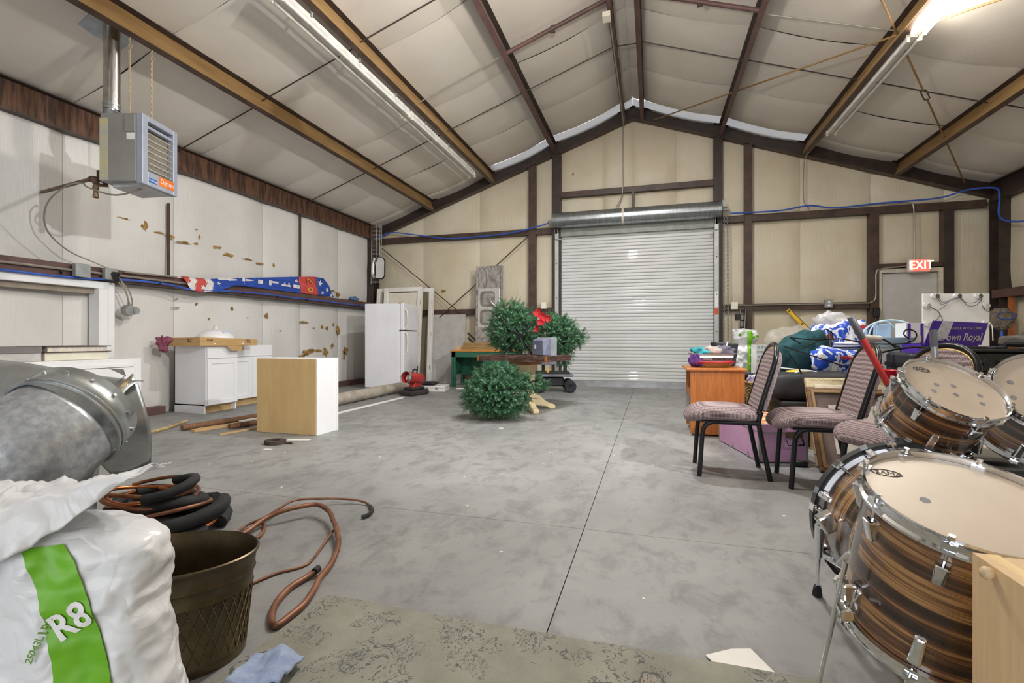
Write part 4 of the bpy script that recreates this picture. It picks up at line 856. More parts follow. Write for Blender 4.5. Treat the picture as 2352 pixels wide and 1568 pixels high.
# rug and rag
def rugmat():
    m, nt, b = newmat('faded_floral_rug'); tc = N(nt, 'ShaderNodeTexCoord'); dn = N(nt, 'ShaderNodeTexNoise'); dn.inputs['Scale'].default_value = 14; dn.inputs['Detail'].default_value = 4
    L(nt, tc.outputs['Object'], dn.inputs['Vector'])
    ad = N(nt, 'ShaderNodeMix', data_type='VECTOR'); ad.inputs[0].default_value = .10; L(nt, tc.outputs['Object'], ad.inputs[4]); L(nt, dn.outputs['Color'], ad.inputs[5])
    sx = N(nt, 'ShaderNodeSeparateXYZ'); L(nt, ad.outputs[1], sx.inputs[0]); line = None; fillv = None; bigf = None
    for cx, cy, r, k, ph in ((.34, -.16, .17, 3.0, .3), (.34, -.16, .09, 4.0, 0), (.34, -.16, .045, 3, 0),  (-.02, -.17, .05, 2.5, 1), (-.10, -.07, .04, 2, .2), (-.30, -.06, .055, 2.5, .5), (-.46, .04, .05, 2, 0), (-.42, -.13, .05, 1.5, .8), (-.2, .05, .05, 1.5, .4), (.02, .07, .055, 2, .2), (.16, .045, .04, 2, 1), (.62, -.06, .05, 2, .6), (.78, -.02, .06, 2.5, .1), (.95, -.08, .06, 2, .4), (-.58, -.08, .05, 2, .3), (-.62, -.25, .08, 2.5, 0), (0, -.33, .08, 2.5, 0), (.75, -.3, .09, 2.5, 0), (-.25, -.3, .07, 2, .3)):
        dx = math_n(nt, 'SUBTRACT', sx.outputs[0], cx); dy = math_n(nt, 'SUBTRACT', sx.outputs[1], cy+.47)
        rr = math_n(nt, 'SQRT', math_n(nt, 'ADD', math_n(nt, 'MULTIPLY', dx, dx), math_n(nt, 'MULTIPLY', dy, dy)))
        pe = math_n(nt, 'ABSOLUTE', math_n(nt, 'SINE', math_n(nt, 'MULTIPLY_ADD', math_n(nt, 'ARCTAN2', dy, dx), k, ph)))
        f = math_n(nt, 'SUBTRACT', rr, math_n(nt, 'MULTIPLY_ADD', pe, r*.45, r*.6))
        ln = math_n(nt, 'LESS_THAN', math_n(nt, 'ABSOLUTE', f), .005 if r > .07 else .0006); fi = math_n(nt, 'LESS_THAN', f, 0.0)
        line = ln if line is None else math_n(nt, 'MAXIMUM', line, ln); fillv = fi if fillv is None else math_n(nt, 'MAXIMUM', fillv, fi)
        if r > .07: bigf = fi if bigf is None else math_n(nt, 'MAXIMUM', bigf, fi)
    v = coords(nt); fine = noise_t(nt, v, 260, 2); big = noise_t(nt, v, 7, 5)
    base = ramp(nt, big, [(.3, (132, 131, 118)), (.7, (156, 154, 141))]); base = mixc(nt, math_n(nt, 'MULTIPLY', bigf, .55), base, (166, 153, 139))
    hatch = math_n(nt, 'MULTIPLY', math_n(nt, 'GREATER_THAN', noise_t(nt, coords(nt, (2.2, .8, 1)), 30, 4, .65, 3.5), .55), fillv)
    base = mixc(nt, math_n(nt, 'MULTIPLY', math_n(nt, 'MAXIMUM', math_n(nt, 'MULTIPLY', line, math_n(nt, 'GREATER_THAN', noise_t(nt, v, 18, 2), .40)), hatch), .85), base, (78, 80, 82))
    cn = noise_t(nt, coords(nt, (1, 1, 1)), 15, 3, .55, 2.2); ct = math_n(nt, 'LESS_THAN', math_n(nt, 'ABSOLUTE', math_n(nt, 'SUBTRACT', cn, .5)), .022); mk = math_n(nt, 'GREATER_THAN', noise_t(nt, v, 5.5, 2), .53); bk = math_n(nt, 'GREATER_THAN', noise_t(nt, v, 45, 2), .42)
    base = mixc(nt, math_n(nt, 'MULTIPLY', math_n(nt, 'MULTIPLY', ct, mk), math_n(nt, 'MULTIPLY', bk, .8)), base, (74, 77, 80))
    base = mixc(nt, ramp(nt, fine, [(.35, (120, 120, 120)), (.6, (0, 0, 0))]), base, (92, 92, 84))
    L(nt, base, b.inputs['Base Color']); b.inputs['Roughness'].default_value = 1; bump_to(nt, b, fine, .6, .004); return m
o = MB().grid(lambda u, v: V((-1.165+1.66*u, 1.53-1.2*v+.006*fbm((u*5, 0, 0), 1, 2), .008+.003*fbm((u*4, v*4, 0), 1, 2)+(.005*(1-abs(2*u-1)**20))*0)), 40, 26).build('rug', rugmat(), None, None, solid=.008)
tag(o, 'worn sage green floral rug at the bottom of the picture', 'rug')
def ragf(u, v):
    x = u-.5; y = v-.5; p = V((x*.14, y*.15, .03+.03*(sin(7*x+3*y)+1)*.5)); p.z += .012*fbm(p, 18, 3, 3); return VF(-.675, 1.33, .012)+V((p.x*CW-p.y*SW, p.x*SW+p.y*CW, p.z))
tag(MB().grid(ragf, 22, 22).build('rag', M('pale_blue_towel', (158, 172, 198), (140, 154, 184), .95, 0, 30, (1, 1, 1), .6, .004, 160), smooth=4, solid=.006), 'pale blue towelling rag beside the bucket', 'rag')

rc = random.Random(21); b = MB()
for _ in range(170):
    x, y = rc.uniform(-5, 3), rc.uniform(1.7, 9.5); a = rc.random()*6; q = rc.uniform(.005, .016); b.add([(x+q*cos(a+k*1.57)*rc.uniform(.5, 1), y+q*sin(a+k*1.57)*rc.uniform(.5, 1), .0015) for k in range(4)], [(0, 1, 2, 3)])
tag(b.build('paint_chips', WHITE_W), 'tiny white paint chips scattered over the concrete floor', 'debris', kind='stuff')
# ---------------------------------------------------------------- refrigerator
FW_ = M('fridge_enamel', (240, 240, 243), (231, 231, 235), .3, 0, 2, (1, 1, .6), coat=.3)
t = T('refrigerator', 'white top-freezer refrigerator against the far left corner', 'refrigerator', (-5.31, 8.16, 0), R(7))
MB().box(0, .70, 0, .72, .03, 1.64).build('body', FW_, t, bevel=.008); MB().box(.04, .66, .04, .68, 0, .03).build('base', STEEL_D, t)
for z0, z1, nm in ((.08, 1.115, 'fridge_door'), (1.13, 1.645, 'freezer_door')):
    d = MB().box(.715, .79, 0, .72, z0, z1).build(nm, FW_, t, bevel=.012, seg=2)
    zz = [1.09, 1.06, .98, .85, .72, .66] if z0 < 1 else [1.155, 1.19, 1.28, 1.4, 1.50, 1.54]
    off = [0, .045, .055, .055, .04, 0]
    MB().tube([(.79+o_, .05, z) for o_, z in zip(off, zz)], .013, 8, 4).build('handle', OFFW, d, smooth=.9)
MB().box(.69, .79, .0, .72, 1.117, 1.129).build('door_gasket', BLACK, t)
for z in (1.64,): MB().box(.68, .74, .02, .08, z, z+.015).build('hinge', BLACK, t)
# ---------------------------------------------------------------- door frames leaning in the corner
def dframe(label, x, w, ybase, ytop, h, tw=.115, slab=False, dx=0):
    t = T('door_frame', label, 'door frame', (x+w/2, ybase, 0), world=True)
    X = XF((x, ybase, 0), (1, 0, 0), (dx, ytop-ybase, h))
    for nm, q in (('jamb', (0, .09, 0, 2.08)), ('jamb', (w-.09, w, 0, 2.08)), ('head', (.09, w-.09, 1.99, 2.08))): MB(X).box(q[0], q[1], q[2], q[3], -tw*.2, tw*.8).build(nm, WHITE_W, t, bevel=.006)
    for q in ((.09, .115), (w-.115, w-.09)): MB(X).box(q[0], q[1], 0, 1.99, 0, tw*.45).build('stop', WHITE_W, t)
    if slab:
        d = MB(X).box(.12, w-.12, .02, 1.97, -.01, .03).build('door_leaf', M('cream_door', (226, 218, 202), (218, 209, 192), .5), t)
        MB(X).box(.24, w-.24, 1.15, 1.78, .03, .036).build('raised_panel', MC['cream_door'], d, bevel=.004); MB(X).box(.24, w-.24, .2, .95, .03, .036).build('raised_panel', MC['cream_door'], d, bevel=.004)
    for z in (.3, 1.02, 1.7): MB(X).box(w-.02, w-.002, z, z+.09, tw*.8, tw*.8+.003).build('hinge_mortise', STEEL_D if z < .5 else PINE, t)
dframe('white door frame with a cream door leaf leaning in front', -5.62, .90, 9.26, 9.45, 2.08, .09, True)
dframe('white door frame leaning deepest behind the refrigerator', -5.88, .92, 9.42, 9.58, 2.06, .09)
dframe('white door frame leaning furthest right against back wall', -5.50, .92, 9.56, 9.71, 2.06, .09)
# wire shelf and truck mirror hung in the corner
t = T('wire_shelf', 'white wire shelf hanging upright in the far left corner', 'shelf', (-5.95, 9.45, 2.2), world=True)
X = XF((-6.0, 9.5, 3.5), (1, .15, 0), (.13, -.02, -1)); WW = M('wire_white', (214, 210, 200), None, .4)
b = MB(X)
for k in range(44): b.tube([(0, .03*k, 0), (.23, .03*k, 0)], .0022, 4)
b.build('cross_wires', WW, t)
for x in (0, .11, .19, .23): MB(X).tube([(x, 0, 0), (x, 1.32, 0)], .0042, 5).build('rail_wire', WW, t)
t = T('truck_mirror', 'chrome towing mirror hanging in front of the wire shelf', 'mirror', (-5.8, 9.38, 2.3), world=True)
X = XF((-5.72, 9.36, 2.52), (1, .1, 0), (.06, 0, 1))
oc = [(-.09, -.24), (.05, -.25), (.11, -.19), (.12, .16), (.08, .22), (-.02, .25), (-.1, .1)]
MB(X).prism(oc, -.05, 0).build('shell', BLACK, t, bevel=.01); MB(X).prism([(p[0]*.9, p[1]*.93) for p in oc], .0005, .006).build('glass', CHROME, t)
MB().tube([(-5.85, 9.38, 2.32), (-5.9, 9.38, 2.4), (-5.89, 9.38, 2.6), (-5.84, 9.38, 2.74)], .035, 10, 4).build('arm', CHROME, t, smooth=.9); MB().tube([(-5.86, 9.38, 2.72), (-5.88, 9.44, 2.78), (-5.89, 9.51, 2.74)], .008, 6, 4).build('hook', BLACK, t)
# ---------------------------------------------------------------- cement board, sink counter, desk
t = T('cement_board', 'grey cement board sheet leaning on the back wall', 'board', (-4.3, 9.7, 0), world=True)
X = XF((-4.72, 9.62, 0), (1, 0, 0), (0, .14, 1.5)); MB(X).box(0, .86, 0, 1.5, 0, .012).build('sheet', M('cement_board', (186, 182, 178), (170, 166, 162), .9, 0, 5, (1, 1, 1), .4, .003, 60), t)
t = T('sink_countertop', 'grey marbled countertop with a double steel sink leaning upright', 'countertop', (-3.25, 9.75, 0), world=True)
def marble():
    m, nt, b = newmat('grey_marbled_laminate'); v = coords(nt, (1, 1, .5)); f = noise_t(nt, v, 5, 8, .7, 3.0)
    L(nt, ramp(nt, f, [(.3, (92, 88, 86)), (.48, (138, 132, 128)), (.56, (176, 168, 160)), (.7, (110, 105, 102))]), b.inputs['Base Color']); b.inputs['Roughness'].default_value = .35; return m
X = XF((-3.58, 9.60, 0), (1, 0, 0), (.085, .08, 2.5))
MB(X).box(0, .585, 0, 2.5, 0, .035).build('top', marble(), t, bevel=.004); MB(X).box(.56, .59, 0, 2.5, .0, .06).build('backsplash_edge', MC['grey_marbled_laminate'], t)
SST = M('sink_steel', (220, 217, 212), (200, 197, 192), .35, .45); sk = MB(X).box(.06, .53, 1.20, 2.03, .035, .042).build('sink_rim', SST, t, bevel=.01, seg=2)
for y0, y1 in ((1.25, 1.58), (1.64, 1.97)):
    DK = M('sink_bowl_steel', (150, 145, 138), (124, 119, 112), .4, .45)
    bw = MB(X).prism([(.10+.33*.5+(.165)*math.copysign(abs(cos(a))**.45, cos(a)), (y0+y1)/2+(y1-y0)/2*math.copysign(abs(sin(a))**.45, sin(a))) for a in [2*pi*i/32 for i in range(32)]], .043, .0445).build('bowl', DK, sk)
    MB(X).prism([(.29+.12*math.copysign(abs(cos(a))**.4, cos(a)), (y0+y1)/2+(y1-y0)*.36*math.copysign(abs(sin(a))**.4, sin(a))) for a in [2*pi*i/28 for i in range(28)]], .045, .0465).build('bowl_floor', M('sink_floor', (184, 180, 174), None, .4, .45), bw)
    MB(X).lathe([(.04, .046), (.04, .05), (.02, .049), (0, .049)], 16, Matrix.Translation((.38, (y0+y1)/2, 0))).build('drain', DK, bw)
MB(X).tube([(.50, 1.62, .05), (.46, 1.64, .09), (.36, 1.74, .11), (.29, 1.82, .10)], .014, 8, 4).build('faucet', STAIN, t, smooth=.9)
MB(X).cyl((.5, 1.6, .042), (.5, 1.6, .08), .03, n=14).build('faucet_base', STAIN, t)
GN = M('green_metal_desk', (50, 108, 84), (38, 88, 68), .45, .1)
t = T('office_desk', 'green metal office desk with an orange wood top', 'desk', (-3.2, 9.25, 0), world=True)
MB().box(-3.89, -2.5, 8.98, 9.56, .71, .74).build('top', wood('orange_desktop', (204, 142, 66), (176, 114, 46), 3, (2, 14, 14)), t, bevel=.004)
MB().box(-3.87, -2.52, 9.0, 9.03, .60, .71).build('apron', GN, t); MB().box(-3.87, -3.84, 9.03, 9.54, .28, .71).build('side_panel', GN, t); MB().box(-3.87, -2.52, 9.51, 9.54, .2, .71).build('modesty_panel', GN, t)
for x in (-3.87, -3.83+.58-.58): MB().box(x, x+.045, 9.0, 9.045, 0, .71).build('leg', GN, t)
MB().box(-3.87, -3.825, 9.5, 9.545, 0, .71).build('leg', GN, t); MB().box(-3.865, -3.84, 9.04, 9.5, .24, .29).build('side_rail', GN, t)
pd = MB().box(-3.2, -2.54, 9.01, 9.52, .14, .71).build('pedestal', GN, t)
for z0, z1 in ((.16, .42), (.43, .69)):
    d = MB().box(-3.17, -2.58, 8.995, 9.012, z0, z1).build('drawer', GN, t, bevel=.004); MB().box(-3.02, -2.86, 8.98, 8.995, z1-.08, z1-.05).build('handle', M('desk_chrome', (150, 172, 160), None, .3, .5), d)
for x in (-3.2, -2.585): MB().box(x, x+.045, 9.01, 9.05, 0, .14).build('leg', GN, t); 
rl = random.Random(2)
for k in range(3):
    tag(MB().box(-3.68+.02*k, -2.95+.015*k, 9.06, 9.2-.01*k, .742+.05*k, .789+.05*k).build('lumber_board', TREATED, bevel=.003), ['bottom treated board of the stack on the desk', 'middle treated board of the stack on the desk', 'top treated board of the stack on the desk'][k], 'lumber', 'boards on the desk')
tag(MB().box(-3.79, -3.70, 9.06, 9.10, .742, .82).build('wood_block', PINE), 'small pale wood block on the desk corner', 'block')
tag(MB().box(-3.77, -3.6, 9.75, 9.79, .93, 1.13).build('placeholder_strip', STEEL), 'dark strip behind the counter on the back wall', 'strip') if False else None
for z, lb in ((1.10, 'upper dark brace rod left of the sink countertop'), (1.0, 'lower dark brace rod left of the sink countertop')):
    rod('short_rod', lb, [(-3.86, 9.885, z), (-3.55, 9.885, z-.28)], .014, STEEL_D)
# ---------------------------------------------------------------- red forced-air heater, cases, carpet roll
t = T('kerosene_heater', 'red torpedo heater with a black base beside the fridge', 'heater', (-3.93, 7.55, 0), R(-102))
MB().box(-.22, .24, -.15, .15, .0, .09).build('fuel_tank', M('sooty_black', (58, 52, 48), (38, 34, 32), .7), t, bevel=.025, seg=2); MB().box(-.16, .18, -.11, .11, .09, .14).build('tank_top', MC['sooty_black'], t, bevel=.02)
MB().hexa([(-.14, -.05, .13), (.10, -.05, .13), (.10, .05, .13), (-.14, .05, .13), (-.1, -.06, .22), (.04, -.06, .22), (.04, .06, .22), (-.1, .06, .22)]).build('stand', RED, t, bevel=.006)
Xk = Matrix.Translation((0, 0, .285)) @ Matrix.Rotation(R(82), 4, 'Y')
MB().lathe([(.0, -.2), (.07, -.2), (.098, -.16), (.1, .2), (.104, .2), (.104, .22), (.092, .22), (.09, .1), (.0, .09)], 32, Xk).build('barrel', RED, t, smooth=.8)
MB().lathe([(.104, .19), (.11, .2), (.11, .235), (.098, .235), (.096, .2)], 32, Xk).build('nozzle_ring', STAIN, t, smooth=.8); MB().lathe([(.088, .15), (.05, .19), (.0, .2)], 24, Xk).build('burner_cone', STAIN, t, smooth=.8)
MB().tube([(-.06, 0, .38), (-.06, 0, .43), (.04, 0, .43), (.04, 0, .38)], .014, 8, 3).build('handle', BLACK, t, smooth=.9)
t = T('carpet_roll', 'long rolled grey carpet lying along the left wall', 'carpet', (-4.45, 7.1, 0), world=True)
CR = M('carpet_backing', (178, 168, 154), (148, 136, 122), .95, 0, 6, (1, 1, 1), .5, .006, 22)
def crf(u, v):
    a = 2*pi*u; y = 5.6+2.75*v; x = -4.36-.04*v; r = .088+.008*fbm((u*3, v*6, 0), 1, 2, 3)
    return V((x+cos(a)*r*1.08, y+.004*sin(a), .088+sin(a)*r))
MB().grid(crf, 28, 30, cu=True).build('roll', CR, t, smooth=4)
b = MB(); sp = [(-4.36+(.006+.0042*k)*cos(k*.55), 5.598, .088+(.006+.0042*k)*sin(k*.55)) for k in range(18)]; b.tube(sp, .006, 5, 3); b.cyl((-4.36, 5.602, .088), (-4.36, 5.62, .088), .08, n=24); b.build('roll_end', CR, t)
t = T('tool_case', 'flat white plastic case on the floor beside the red heater', 'case', (-3.87, 8.22, 0), R(12))
MB().box(-.24, .24, -.2, .2, 0, .062).build('base', WHITE, t, bevel=.008); MB().box(-.24, .24, -.2, .2, .064, .105).build('lid', WHITE, t, bevel=.008)
for x in (-.1, .08): MB().box(x-.02, x+.02, -.206, -.2, .045, .085).build('latch', ZINC, t)
b = blob(MB(), (-4.05, 8.24, .14), (.2, .13, .035), .7, .25, 10, 3, 28, 12, -.03); tag(b.build('black_wrap', BLACK, smooth=4), 'black rubber wrap lying on the white case', 'wrap')
rod('floor_strip', 'short white strip on the floor in front of the green desk', [(-3.6, 8.6, .012), (-2.9, 8.75, .012)], .012, WHITE, 'strip')
# ---------------------------------------------------------------- pedestal table
t = T('pedestal_table', 'pedestal table with dark flaking top and cream base', 'table', (-1.66, 6.38, 0), R(-15.6))
def tabtop():
    m, nt, b = newmat('flaking_dark_top'); v = coords(nt, (1, 1, 10)); f = noise_t(nt, v, 9, 7, .7, 1.0)
    L(nt, ramp(nt, f, [(.35, (44, 30, 26)), (.5, (92, 62, 48)), (.6, (122, 98, 88)), (.72, (190, 182, 176))]), b.inputs['Base Color']); b.inputs['Roughness'].default_value = .5; bump_to(nt, b, f, .4, .008); return m
tp = tabtop(); th = .075; rq = random.Random(4)
for k in range(5):
    z0 = .745-th+k*th/5; jit = [rq.uniform(-.006, .006) for _ in range(4)]
    MB().box(-.515+jit[0], .515+jit[1], -.38+jit[2], .38+jit[3], z0, z0+th/5-.0015).build('top_layer', tp, t)
for sx_ in (-1, 1): MB().box(sx_*.515-.012, sx_*.515+.012, -.385, -.36, .745-th, .745).build('corner_block', wood('orange_corner', (170, 110, 60), (140, 84, 40), 4), t)
MB().box(-.17, .17, -.17, .17, .62, .67).build('apron', MC['orange_corner'], t)
CRM = M('cream_paint', (228, 210, 170), (214, 194, 150), .55, 0, 3)
MB().hexa([(-.085, -.085, .10), (.085, -.085, .10), (.085, .085, .10), (-.085, .085, .10), (-.11, -.11, .62), (.11, -.11, .62), (.11, .11, .62), (-.11, .11, .62)]).build('pedestal', CRM, t, bevel=.006)
for k in range(4):
    a = R(50)+k*pi/2; b = MB(XF((0, 0, 0), (cos(a), sin(a), 0), (0, 0, 1)))
    pf = [(.06, .06), (.2, .05), (.30, .035), (.36, .0), (.43, .0), (.44, .03), (.42, .06), (.36, .075), (.28, .12), (.18, .21), (.08, .26), (.06, .26)]
    b.prism(pf, -.04, .04).build('foot', CRM, t, bevel=.008)
# ---------------------------------------------------------------- artificial christmas tree sections
def needles(mb, c, rad, n, seed, squash=1, ln=(.07, .14), outer=.62, axis=None, zfloor=None, nn=34):
    r_ = random.Random(seed); c = V(c)
    for _ in range(n):
        d = V((r_.gauss(0, 1), r_.gauss(0, 1), r_.gauss(0, 1))).normalized(); q = r_.uniform(outer, 1)**.7
        lump = 1+.13*fbm(d, 2.4, 2, seed)
        p = c+V((d.x*rad[0], d.y*rad[1], d.z*rad[2]))*q*lump
        dr = (d*1.0+V((r_.gauss(0, .5), r_.gauss(0, .5), r_.gauss(0, .5)-.05))).normalized(); l = r_.uniform(*ln)
        if zfloor is not None and (p.z < zfloor+.02 or p.z+dr.z*l < zfloor+.01):
            p.z = max(p.z, zfloor+.02); dr.z = abs(dr.z)*.2; dr.normalize()
        x, y = frame_z(dr)
        for k in range(nn):
            f = (k+r_.random())/nn; a = k*2.4+r_.random(); o = p+dr*(l*f); s_d = (x*cos(a)+y*sin(a))*.8+dr*.6
            tip = o+s_d*(.03*(1-.5*f)+.004); w = dr.cross(s_d).normalized()*.0024
            if zfloor is not None: tip.z = max(tip.z, zfloor+.002)
            i = len(mb.v); mb.v += [o-w, o+w, tip+w*.6, tip-w*.6]; mb.f.append((i, i+1, i+2, i+3))
    return mb
def greens(): 
    m, nt, b = newmat('pvc_needles'); v = coords(nt); f = noise_t(nt, v, 34, 4, .7)
    L(nt, ramp(nt, f, [(.3, (26, 66, 44)), (.5, (58, 110, 72)), (.68, (134, 174, 132))]), b.inputs['Base Color']); b.inputs['Roughness'].default_value = .42; return m  # palest green paints highlights into the needles
NG = greens(); WIRE = M('tree_wire', (64, 84, 70), None, .5)
def tree(label, c, rad, n, seed, extra=(), zf=None, pole=None, lean=()):
    t = T('christmas_tree_section', label, 'artificial tree', (c[0], c[1], (zf if zf is not None else c[2]-rad[2])), world=True, group='sections of one artificial tree')
    b = needles(MB(), c, rad, n, seed, zfloor=zf)
    for (ec, er, en) in extra: needles(b, ec, er, en, seed+7, zfloor=zf)
    tag(b.build('foliage', NG, t), kind='stuff')
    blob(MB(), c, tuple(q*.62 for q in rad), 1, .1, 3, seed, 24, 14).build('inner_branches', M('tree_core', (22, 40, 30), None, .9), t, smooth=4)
    if pole: MB().tube(pole, .016, 8).build('pole', M('tree_pole', (44, 56, 52), None, .4, .4), t, smooth=.8)
    for k, pts in enumerate(lean): MB().tube(pts, .003, 4).build('wire_branch', WIRE, t)
    return t
tree('large green artificial tree section lying on the floor', (-1.80, 5.56, .30), (.37, .33, .28), 950, 3, extra=[((-1.36, 5.60, .44), (.12, .05, .06), 70), ((-1.72, 5.52, .52), (.2, .2, .1), 120)], zf=.0, pole=[(-1.75, 5.58, .3), (-1.25, 5.66, .5)],
     lean=[[(-1.75, 5.3, .25), (-1.3, 5.62, .5)], [(-1.6, 5.3, .2), (-1.3, 5.62, .5)], [(-1.45, 5.35, .1), (-1.3, 5.64, .48)], [(-1.75, 5.4, .5), (-1.5, 5.6, .56)]])
tree('green artificial tree section on the table with folding stand', (-1.87, 6.56, 1.07), (.32, .3, .31), 800, 5, extra=[((-1.92, 6.5, 1.36), (.2, .2, .12), 140), ((-2.08, 6.5, 1.1), (.12, .2, .2), 100)], zf=.748)
tree('green artificial tree section hanging over the table right edge', (-1.30, 6.82, 1.0), (.26, .28, .25), 620, 9, extra=[((-1.02, 6.86, 1.0), (.1, .1, .1), 70), ((-1.22, 6.78, .74), (.1, .1, .12), 80), ((-1.3, 6.8, 1.22), (.13, .13, .08), 80)])
t = T('tree_stand', 'black folding tree stand with crossed legs on the table', 'tree stand', (-1.69, 6.07, .745), world=True)
h = V((-1.66, 6.12, 1.0)); MB().cyl(h+V((0, -.02, 0)), h+V((0, .06, 0)), .035, n=12).build('hub', BLACKM, t)
for p in ((-1.91, 6.03, 1.25), (-1.55, 6.0, .755), (-1.53, 6.25, .755), (-1.9, 6.14, .755), (-1.46, 6.2, 1.2)): 
    l_ = MB().tube([h, p], .009, 8).build('leg', BLACKM, t)
    if p[2] > 1.24 or p[2] < .8: MB().cyl(V(p)-V((0, 0, .008)), V(p)+V((0, 0, .012)), .015, n=8).build('foot_cap', BLACK if p[2] < 1 else CHROME, l_)
# poinsettia
t = T('poinsettia', 'bright red silk poinsettia flowers tucked between the tree sections', 'artificial flower', (-1.47, 6.6, 1.1), world=True)
PR = M('silk_red', (206, 26, 42), (170, 16, 32), .7); rp = random.Random(6)
for c in ((-1.50, 6.45, 1.32), (-1.41, 6.46, 1.25), (-1.45, 6.44, 1.19), (-1.36, 6.48, 1.24), (-1.52, 6.46, 1.10), (-1.45, 6.47, 1.28)):
    fl_ = MB().cyl(V(c), V(c)+V((0, -.01, 0)), .008, n=8).build('flower_centre', GOLD, t)
    for k in range(7):
        a = 2*pi*k/7+rp.random(); d = V((cos(a), -.35, sin(a))).normalized(); w = d.cross(V((0, 1, 0))).normalized(); l = rp.uniform(.05, .075); c0 = V(c)
        MB().add([c0, c0+d*l*.5+w*.022+V((0, -.006, 0)), c0+d*l, c0+d*l*.5-w*.022+V((0, -.006, 0))], [(0, 1, 2, 3)]).build('petal', PR, fl_, solid=.0015)
# television
t = T('television', 'small grey tube television seen from behind on the table', 'television', (-1.36, 6.05, .746), R(-38))
MB().box(-.14, .14, .04, .15, 0, .235).build('front_case', GREYP, t, bevel=.008); MB().hexa([(-.12, -.06, .01), (.12, -.06, .01), (.135, .04, .005), (-.135, .04, .005), (-.10, -.06, .2), (.10, -.06, .2), (.135, .04, .228), (-.135, .04, .228)]).build('rear_shell', M('tv_bluegrey', (116, 120, 142), (100, 104, 126), .5), t, bevel=.006)
MB().box(-.06, -.03, -.062, -.06, .09, .14).build('label', WHITE, t); MB().box(-.125, .125, .149, .152, .02, .22).build('screen', M('tv_glass', (40, 44, 48), None, .1), t)
# ---------------------------------------------------------------- mobility scooter chassis behind the table
t = T('mobility_scooter', 'grey powered scooter chassis with black wheels behind the table', 'scooter', (-1.75, 8.75, 0), R(15))
DGY = M('chassis_grey', (126, 128, 136), (98, 100, 108), .5)
MB().box(-.38, .36, -.24, .26, .28, .33).build('deck', DGY, t, bevel=.01); MB().box(-.3, .3, -.18, .2, .33, .37).build('battery_tray', BLACK, t, bevel=.006); MB().box(-.3, .28, -.2, .2, .5, .54).build('seat_plate', DGY, t, bevel=.006)
MB().box(.2, .25, -.1, .1, .37, .5).build('seat_post', BLACKM, t); MB().box(-.2, -.15, -.1, .1, .37, .5).build('seat_post', BLACKM, t); MB().box(-.12, -.08, -.20, -.19, .36, .42).build('yellow_tag', FY, t)
MB().box(-.2, .2, -.15, .15, .1, .28).build('drive_unit', BLACK, t, bevel=.03)
for x, y, r in ((-.27, -.26, .14), (.3, -.2, .11), (-.27, .24, .14), (.3, .24, .11)):
    w = MB().lathe([(r*.45, -.045), (r*.85, -.05), (r, -.03), (r, .03), (r*.85, .05), (r*.45, .045)], 24, Matrix.Translation((x, y, r)) @ Matrix.Rotation(R(90), 4, 'X')).build('wheel', RUBBER, t, smooth=.8)
    MB().lathe([(0, -.04), (r*.46, -.045), (r*.46, .045), (0, .04)], 16, Matrix.Translation((x, y, r)) @ Matrix.Rotation(R(90), 4, 'X')).build('hub', BLACKM, w, smooth=.5)
# ---------------------------------------------------------------- conduits and boxes on the back wall, right side
rod('conduit', 'conduit along the lower right rail bending up to the exit sign', [(1.5, 9.79, 1.585), (2.6, 9.79, 1.585), (3.5, 9.79, 1.585), (3.66, 9.78, 1.60), (3.72, 9.78, 1.68), (3.725, 9.78, 1.9), (3.73, 9.78, 2.1), (3.80, 9.78, 2.17), (4.16, 9.76, 2.2)], .012, CABLE, 'pipe', 5)
rod('conduit', 'conduit dropping from the upper rail into the exit sign', [(3.3, 9.78, 3.275), (4.0, 9.78, 3.285), (4.22, 9.78, 3.27), (4.27, 9.78, 3.2), (4.28, 9.78, 2.9), (4.28, 9.77, 2.3)], .012, CABLE, 'pipe', 5)
rod('conduit', 'flexible conduit from the right tube light down the wall', [(2.72, 8.8, 4.28), (2.67, 9.5, 4.26), (2.64, 9.76, 4.2), (2.62, 9.79, 4.0), (2.62, 9.79, 3.45), (2.7, 9.77, 3.3)], .010, CABLE, 'pipe', 5)
rod('conduit', 'conduit along the ridge purlin dropping toward the door drum', [(-.53, 6.4, 5.17), (-.53, 9.55, 5.17), (-.55, 9.78, 5.1), (-.55, 9.79, 4.4), (-.55, 9.79, 3.95), (-.58, 9.78, 3.75), (-.68, 9.74, 3.55)], .011, CABLE, 'pipe', 5)
t = T('electrical_box', 'small white junction box under the ridge conduit', 'electrical box', (-.56, 6.35, 5.13)); MB().cbox((0, 0, 0), (.1, .14, .06)).build('body', OFFW, t, bevel=.004); MB().cbox((0, 0, -.033), (.1, .14, .005)).build('cover', OFFW, t)
for x, z, lb, mt in ((1.47, 1.58, 'white outlet box on the lower rail beside the door chain', OFFW), (3.0, 1.585, 'grey double outlet box on the lower right rail', ZINC), (-2.14, 1.65, 'white outlet box on the lower rail left of the big door', OFFW)):
    t = T('electrical_box', lb, 'electrical box', (x, 9.765, z)); MB().cbox((0, 0, 0), (.12, .06, .14)).build('body', mt, t, bevel=.005)
    for s_z in (-.03, .03): MB().cbox((0, -.032, s_z), (.035, .006, .03)).build('socket', WHITE, t)
t = T('power_adapter', 'black power adapter plugged in beside the exit door', 'adapter', (3.72, 9.74, 1.42)); MB().cbox((0, 0, 0), (.09, .06, .16)).build('body', BLACK, t, bevel=.01); MB().tube([(0, 0, -.08), (-.05, 0, -.2), (-.08, .02, -.35), (-.02, .02, -.5)], .005, 5, 4).build('cord', BLACK, t)
